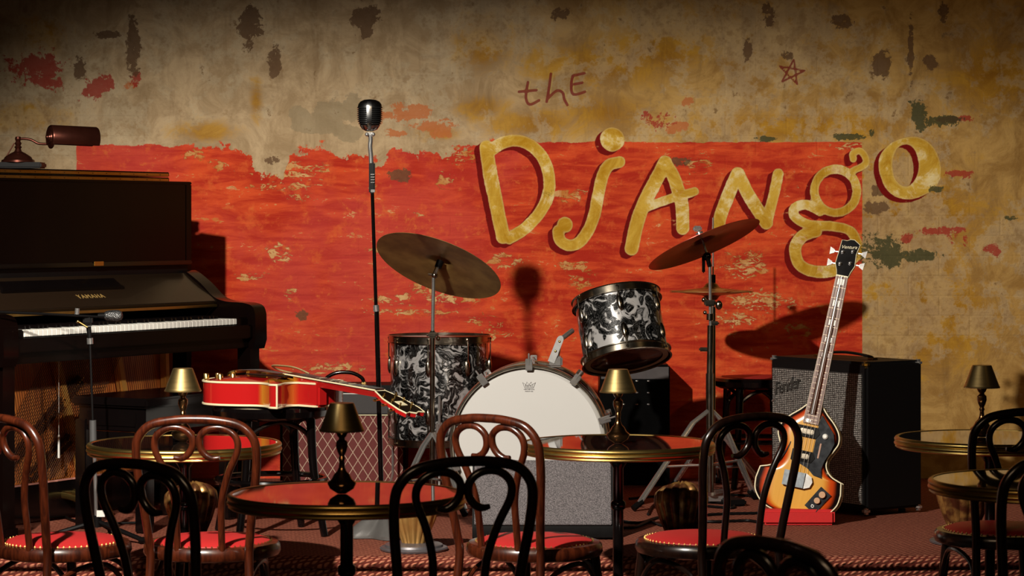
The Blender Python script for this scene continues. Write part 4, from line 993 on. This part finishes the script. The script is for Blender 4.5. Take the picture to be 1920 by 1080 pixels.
for x in (-.06, -CW+.06):
    for y in (.05, CD-.05): MB().lathe([(0, 0), (.014, 0), (.014, .012), (0, .012)], 12, Matrix.Translation((x, y, 0))).build('foot', M_['matte'], fc)

# ---------------------------------------------------------------- violin bass guitar on red stand
Zb = 9.28
bo_ = W(1487, 966, Zb)
bg = thing('violin_bass_guitar', 'sunburst violin-shaped bass guitar leaning on the tall grille cabinet', 'bass guitar', bo_)
RB = Matrix.Rotation(R(12.2), 3, 'Y') @ Matrix.Rotation(R(-9), 3, 'X') @ Matrix.Rotation(R(-16), 3, 'Z')
RB = Matrix.Rotation(R(-6.5), 3, 'X') @ Matrix.Rotation(R(12.8), 3, 'Y') @ Matrix.Rotation(R(-15), 3, 'Z')
bg.rotation_euler = RB.to_euler()
# local: x right, z up neck, front face at y=-.03
def side(s):
    return [(s*a, b) for a, b in [(0, 0), (.06, .003), (.115, .022), (.15, .062), (.157, .105)]], [(s*a, b) for a, b in [(.157, .105), (.150, .148)]], \
           [(s*a, b) for a, b in [(.150, .148), (.112, .162), (.088, .188), (.084, .220), (.100, .255), (.112, .285), (.106, .318), (.083, .350), (.052, .378), (.030, .402)]]
def vout(s):
    o = []
    for part in side(s): o += [(p.x, p.y) for p in cat([(a, b, 0) for a, b in part], 5)][:-1]
    return o + [(s*.030, .402)]
rgt = vout(1); lft = vout(-1)
vo = rgt + lft[::-1][:-1]
MV = frame((0, 0, 0), (1, 0, 0), (0, 0, 1), (0, -1, 0))   # prism z -> -y (towards the viewer)
g = NG('violin_sunburst'); v = g.obj(); s_ = g.n('ShaderNodeSeparateXYZ'); g.put(s_.inputs[0], v)
ex = g.math('DIVIDE', s_.outputs[0], .155); 
at = g.n('ShaderNodeAttribute', attribute_name='edge'); ed = at.outputs['Fac']
grain = g.noise(g.mapv(v, (90, 1, 4)), 1, 3)
c1 = g.mix(grain, (.62, .28, .02), (.74, .38, .045)); c1 = g.mix(g.step(ed, .95, .40), c1, (.52, .05, .005)); c1 = g.mix(g.step(ed, .42, .16), c1, (.006, .002, .002))
g.set(col=c1, rough=.2, coat=.3, coatr=.06)
def burst_top(poly, M, center, rings, dep):
    """front plate with an 'edge' distance attribute measured from its outline"""
    vs = []; fs = []; ev = []; n = len(poly)
    for k, h_ in rings:
        for x, y in poly: vs.append(M @ Vector((center(x, y, k)[0], center(x, y, k)[1], dep+h_)))
    for j in range(len(rings)-1):
        for i in range(n): fs.append((j*n+i, j*n+(i+1) % n, (j+1)*n+(i+1) % n, (j+1)*n+i))
    fs.append(tuple(range((len(rings)-1)*n, len(rings)*n)))
    return vs, fs
ctr = lambda x, y, k: (x*k, .03+(y-.03)*k if y < .03 else (.30+(y-.30)*k if y > .30 else y))
rings_ = [(1-.04*i, .011*math.sin(min(1, i*.09)*PI/2)) for i in range(22)]
vs, fs = burst_top(vo, MV, ctr, rings_, .028)
tp = MB().add(vs, fs)
bod = MB().prism(vo, -.028, .027, MV).build('body', simple('dark_rim_lacquer', (.012, .006, .004), .12, 0, .2, 10, 0, .6), bg)
tpo = tp.build('arched_top', g.m, bod, 'amber to red to black sunburst top')
ea = tpo.data.attributes.new('edge', 'FLOAT', 'POINT'); n = len(vo)
ea.data.foreach_set('value', [min(1.0, (i//n)*.04*2.0) for i in range(len(tpo.data.vertices))])
MB().tube([MV @ Vector((x, y, .028)) for x, y in vo], .0028, 6, True).tube([MV @ Vector((x, y, -.028)) for x, y in vo], .0028, 6, True).build('binding', M_['cream'], bod, 'cream body binding')
ZN = .885
nk = MB(); 
for_ = [(-.0285, .36), (.0285, .36), (.021, ZN), (-.021, ZN)]
nk.prism(for_, .030, .043, MV).tube([MV @ Vector((0, .37, .030)), MV @ Vector((0, ZN, .030))], [.023, .018], 12, flat=1)
nko = nk.build('neck', M_['brown'], bg)
MB().prism([(-.028, .335), (.028, .335), (.0215, ZN), (-.0215, ZN)], .043, .047, MV).build('fingerboard', simple('rosewood_board', (.16, .055, .03), .4), nko)
for s in (-1, 1): MB().tube([MV @ Vector((s*.028, .335, .045)), MV @ Vector((s*.0215, ZN, .045))], .0009, 6).build('neck_binding', M_['cream'], nko)
fm = MB()
for i in range(1, 23):
    z = ZN-.76*(1-2**(-i/12)); fm.box((0, -.0475, z), (.044, .0008, .0011))
fm.build('frets', simple('nickel_fret', (.35, .28, .2), .4, .8), nko, kind='stuff', smooth=False)
for i, w_ in ((1, .022), (3, .022), (5, .020), (7, .018), (9, .014), (12, .008), (15, .006), (17, .006)):
    z = ZN-.76*(1-2**(-(i-.5)/12)); MB().box((0, -.0475, z), (.024, .001, w_)).build('inlay', M_['white'], nko, smooth=False)
hs = [(-.021, 0), (-.026, .02), (-.036, .045), (-.033, .09), (-.031, .135), (-.012, .135), (.0, .142), (.014, .143), (.038, .128), (.032, .09), (.036, .045), (.026, .02), (.021, 0)]
MH = frame((0, -.034, ZN), (1, 0, 0), (0, .10, .995), (0, -.995, .10))
hdo = MB().prism(hs, -.014, .004, MH).build('headstock', M_['black'], nko)
MB().tube([MH @ Vector((x, y, .0035)) for x, y in hs], .0013, 5, True).build('headstock_binding', M_['cream'], hdo)
text_mesh('maker_script', 'Ventura', .018, M_['cream'], hdo, MH @ Matrix.Translation((0, .112, .0045)) @ Matrix.Rotation(R(8), 4, 'Z'), .0004, .35)
MB().box((0, -.044, ZN), (.044, .008, .006), bev=.001).build('nut', M_['cream'], nko)
for s in (-1, 1):
    for y in (.045, .09):
        yy2 = y+(.008 if s > 0 else 0)
        MB().lathe([(0, 0), (.007, 0), (.007, .004), (.004, .006), (.004, .014), (0, .015)], 12, MH @ Matrix.Translation((s*.018, yy2, .004))).build('tuning_post', M_['chrome'], hdo)
        tn = MB().tube([MH @ Vector((s*.030, yy2, -.006)), MH @ Vector((s*.052, yy2, -.006))], .003, 6).build('tuner_shaft', M_['chrome'], hdo)
        MB().prism([(s*.050, yy2-.006), (s*.066, yy2-.014), (s*.068, yy2+.014), (s*.050, yy2+.006)], -.008, -.004, MH).build('tuner_key', M_['chrome'], hdo)
sg = MB()
for i in range(4):
    x = -.015+.010*i; sg.tube([MV @ Vector((x*1.5, .125, .058)), MV @ Vector((x, ZN, .050))], .0007, 5)
sg.build('strings', simple('flatwound_string', (.40, .33, .26), .4, .8), bg, kind='stuff')
pg = [(.032, .375), (.06, .345), (.088, .315), (.098, .28), (.088, .245), (.076, .215), (.070, .185), (.078, .150), (.045, .155), (.02, .175), (-.02, .19), (-.028, .20), (.028, .205), (.028, .335)]
g2 = simple('smoky_pickguard', (.020, .022, .026), .15, 0, .8, 40, 0, .5)
MB().prism([(a+.002, b) for a, b in pg], .042, .045, MV).build('pickguard', g2, bg, 'dark marbled pickguard')
for y in (.305, .215):
    pk = MB().prism([(-.045, y-.020), (.030, y-.020), (.042, y), (.030, y+.020), (-.045, y+.020)], .041, .048, MV).build('pickup', M_['black'], bg)
    MB().box((-.006, -.051, y), (.050, .008, .018), bev=.003).build('pickup_cover', darkchrome, pk)
MB().box((-.010, -.048, .345), (.02, .01, .012), bev=.003).build('bridge_piece', M_['chrome'], bg)
MB().prism([(-.055, .10), (.022, .10), (.022, .155), (-.055, .155)], .043, .060, MV).build('bridge_cover', simple('scuffed_grey_metal', (.10, .11, .12), .4, .7, .7, 60), bg, 'square chrome bridge cover')
MB().prism([(.022, .098), (.045, .108), (.052, .128), (.045, .146), (.022, .157)], .043, .054, MV).build('tailpiece', M_['chrome'], bg)
cpm = MV @ Matrix.Translation((.083, .070, .040)) @ Matrix.Rotation(R(-30), 4, 'Z')
cp = MB().prism([(-.024, -.045), (.024, -.045), (.024, .045), (-.024, .045)], 0, .004, cpm).build('control_plate', g2, bg)
for y, r_ in ((.026, .013), (-.002, .012)): MB().lathe([(0, .004), (r_, .004), (r_*.9, .018), (0, .018)], 20, cpm @ Matrix.Translation((0, y, 0))).build('knob', simple('amber_knob', (.45, .22, .08), .4), cp)
MB().lathe([(.003, .004), (.007, .004), (.006, .008), (.003, .008)], 16, cpm @ Matrix.Translation((0, -.028, 0))).build('jack', M_['chrome'], cp)
MB().lathe([(0, .045), (.010, .045), (.010, .05), (.006, .055), (0, .055)], 16, MV @ Matrix.Translation((.062, .300, 0))).build('switch', M_['white'], bg)
MB().box((.052, -.046, .245), (.006, .004, .055), bev=.001).build('thumb_rest', simple('tan_wood', (.4, .2, .12), .5), bg)
for s in (-1, 1):
    fh = [(s*.108, .150), (s*.100, .165), (s*.085, .185), (s*.070, .215), (s*.060, .245), (s*.058, .258)]
    if s < 0: MB().tube([MV @ Vector((x, y, .0375)) for x, y in [(p.x, p.y) for p in cat([(a, b, 0) for a, b in fh], 4)]], .003, 6).ball(MV @ Vector((-.106, .150, .034)), (.010, .008, .010), seg=10).build('f_hole', M_['matte'], bod)
rs = thing('red_guitar_rest', 'low red cloth-covered block holding the bass guitar upright', 'stand', W(1494, 975, 9.27)); rs.location.z = STAGE
MB().box((0, -.035, .028), (.262, .055, .056), bev=.010).box((0, .06, .014), (.26, .14, .028), bev=.008).build('front_block', simple('red_felt', (.55, .012, .012), .7, 0, .1, 60, .2), rs)

# ---------------------------------------------------------------- clam-shell footlights
g = NG('gilt_shell'); v = g.obj(); nz = g.noise(v, 18, 4)
g.set(col=g.mix(nz, (.30, .13, .03), (.62, .38, .12)), metal=.6, rough=.38); M_['gilt'] = g.m
g = NG('dark_brown_gilt'); v = g.obj(); nz = g.noise(v, 22, 4)
g.set(col=g.mix(g.step(nz, .4, .7), (.10, .028, .012), (.42, .22, .06)), metal=.6, rough=.34); M_['dark_gilt'] = g.m  # darker brown gilt for every shell but the first
def shell_mesh(thk):
    vs = []; nu, nv = 96, 22; 
    for j in range(nv+1):
        t = j/nv; r = np.interp(t, [0, .1, .4, .7, .85, .95, 1], [.040, .047, .072, .092, .090, .068, .03]); z = np.interp(t, [0, .1, .4, .7, .85, .95, 1], [.02, .04, .10, .165, .198, .220, .228])
        for i in range(nu+1):
            ph = R(-105+210*i/nu); fl = abs(math.cos(ph*7.2)); rr = (r - thk)*(1-.10*(1-fl)); zz = z*(1-.03*(1-fl)*(t > .6))-(.02*(abs(ph)/R(105))**2*t)
            vs.append((rr*math.sin(ph), -rr*.75*math.cos(ph), zz))
    fs = [(j*(nu+1)+i, j*(nu+1)+i+1, (j+1)*(nu+1)+i+1, (j+1)*(nu+1)+i) for j in range(nv) for i in range(nu)]
    return vs, fs
sp = thing('shell_footlight', '', 'footlight', group='fluted clam-shell footlights along the stage edge')
shm = MB()
v1, f1 = shell_mesh(0); v2, f2 = shell_mesh(.004); shm.add(v1, f1); shm.add(v2, [f[::-1] for f in f2])
shm.build('fluted_shell', M_['gilt'], sp)
MB().lathe([(0, 0), (.112, 0), (.114, .006), (.110, .010), (.098, .011), (.096, .018), (.088, .022), (0, .024)], 48).build('base_disc', simple('pewter', (.16, .15, .16), .4, .6), sp, 'round grey base disc')
SHL = [(776, 8.53, 0, 'gilded clam-shell footlight between the front centre table and the near-black chair'),
       (1277, 8.56, 8, 'gilded clam-shell footlight left of the black chair, in front of the drum cables'),
       (358, 8.56, 25, 'brown clam-shell footlight behind the left brown chair'),
       (1806, 8.72, -5, 'dim clam-shell footlight under the right-hand tables')]
for i, (px, Y, a, lab) in enumerate(SHL):
    loc = ((px-960)/FPX*Y, Y, STAGE)
    if i == 0: sp.location = loc; sp['label'] = lab
    else:
        c = dup(sp, loc, (0, 0, R(a)), lab)
        for ch in c.children:
            if ch.name.startswith('fluted'):
                ch.material_slots[0].link = 'OBJECT'; ch.material_slots[0].material = M_['dark_gilt']

# ---------------------------------------------------------------- cables and small things
CG = 'black cables tangled on the carpet between footlight and bass guitar'
cable('floor_cable', [F(1165, 977), F(1200, 980), F(1235, 970), F(1262, 972), F(1330, 978), F(1400, 976), F(1425, 980)], 'long black cable along the carpet from the grey wedge towards the bass guitar', .0055)
cable('floor_cable', [F(1162, 990), F(1190, 988), F(1220, 978), F(1250, 985), F(1320, 966), F(1420, 962)], 'black cable crossing behind the middle clam-shell footlight', .0055)
cable('floor_cable', [F(1215, 964), F(1225, 948), F(1248, 938), F(1290, 945), F(1370, 952), F(1365, 944), F(1300, 940)], 'looped black cable behind the middle clam-shell footlight', .005)
cable('floor_cable', [F(1180, 935), F(1240, 930), F(1300, 936), F(1380, 928), F(1430, 934)], 'black cable lying across the feet of the cymbal stands', .005)
cable('floor_cable', [F(452, 960), F(520, 948), F(600, 968), F(650, 962)], 'black cable on the carpet below the guitar stool', .0045)
ps = MB().box((0, 0, .012), (.07, .16, .024), bev=.006).build('power_strip', M_['matte']); ps.location = F(1370, 945, 0) ; ps.rotation_euler = (0, 0, .3)
tag(ps, 'small black power strip among the cables near the cymbal stand', 'power strip')
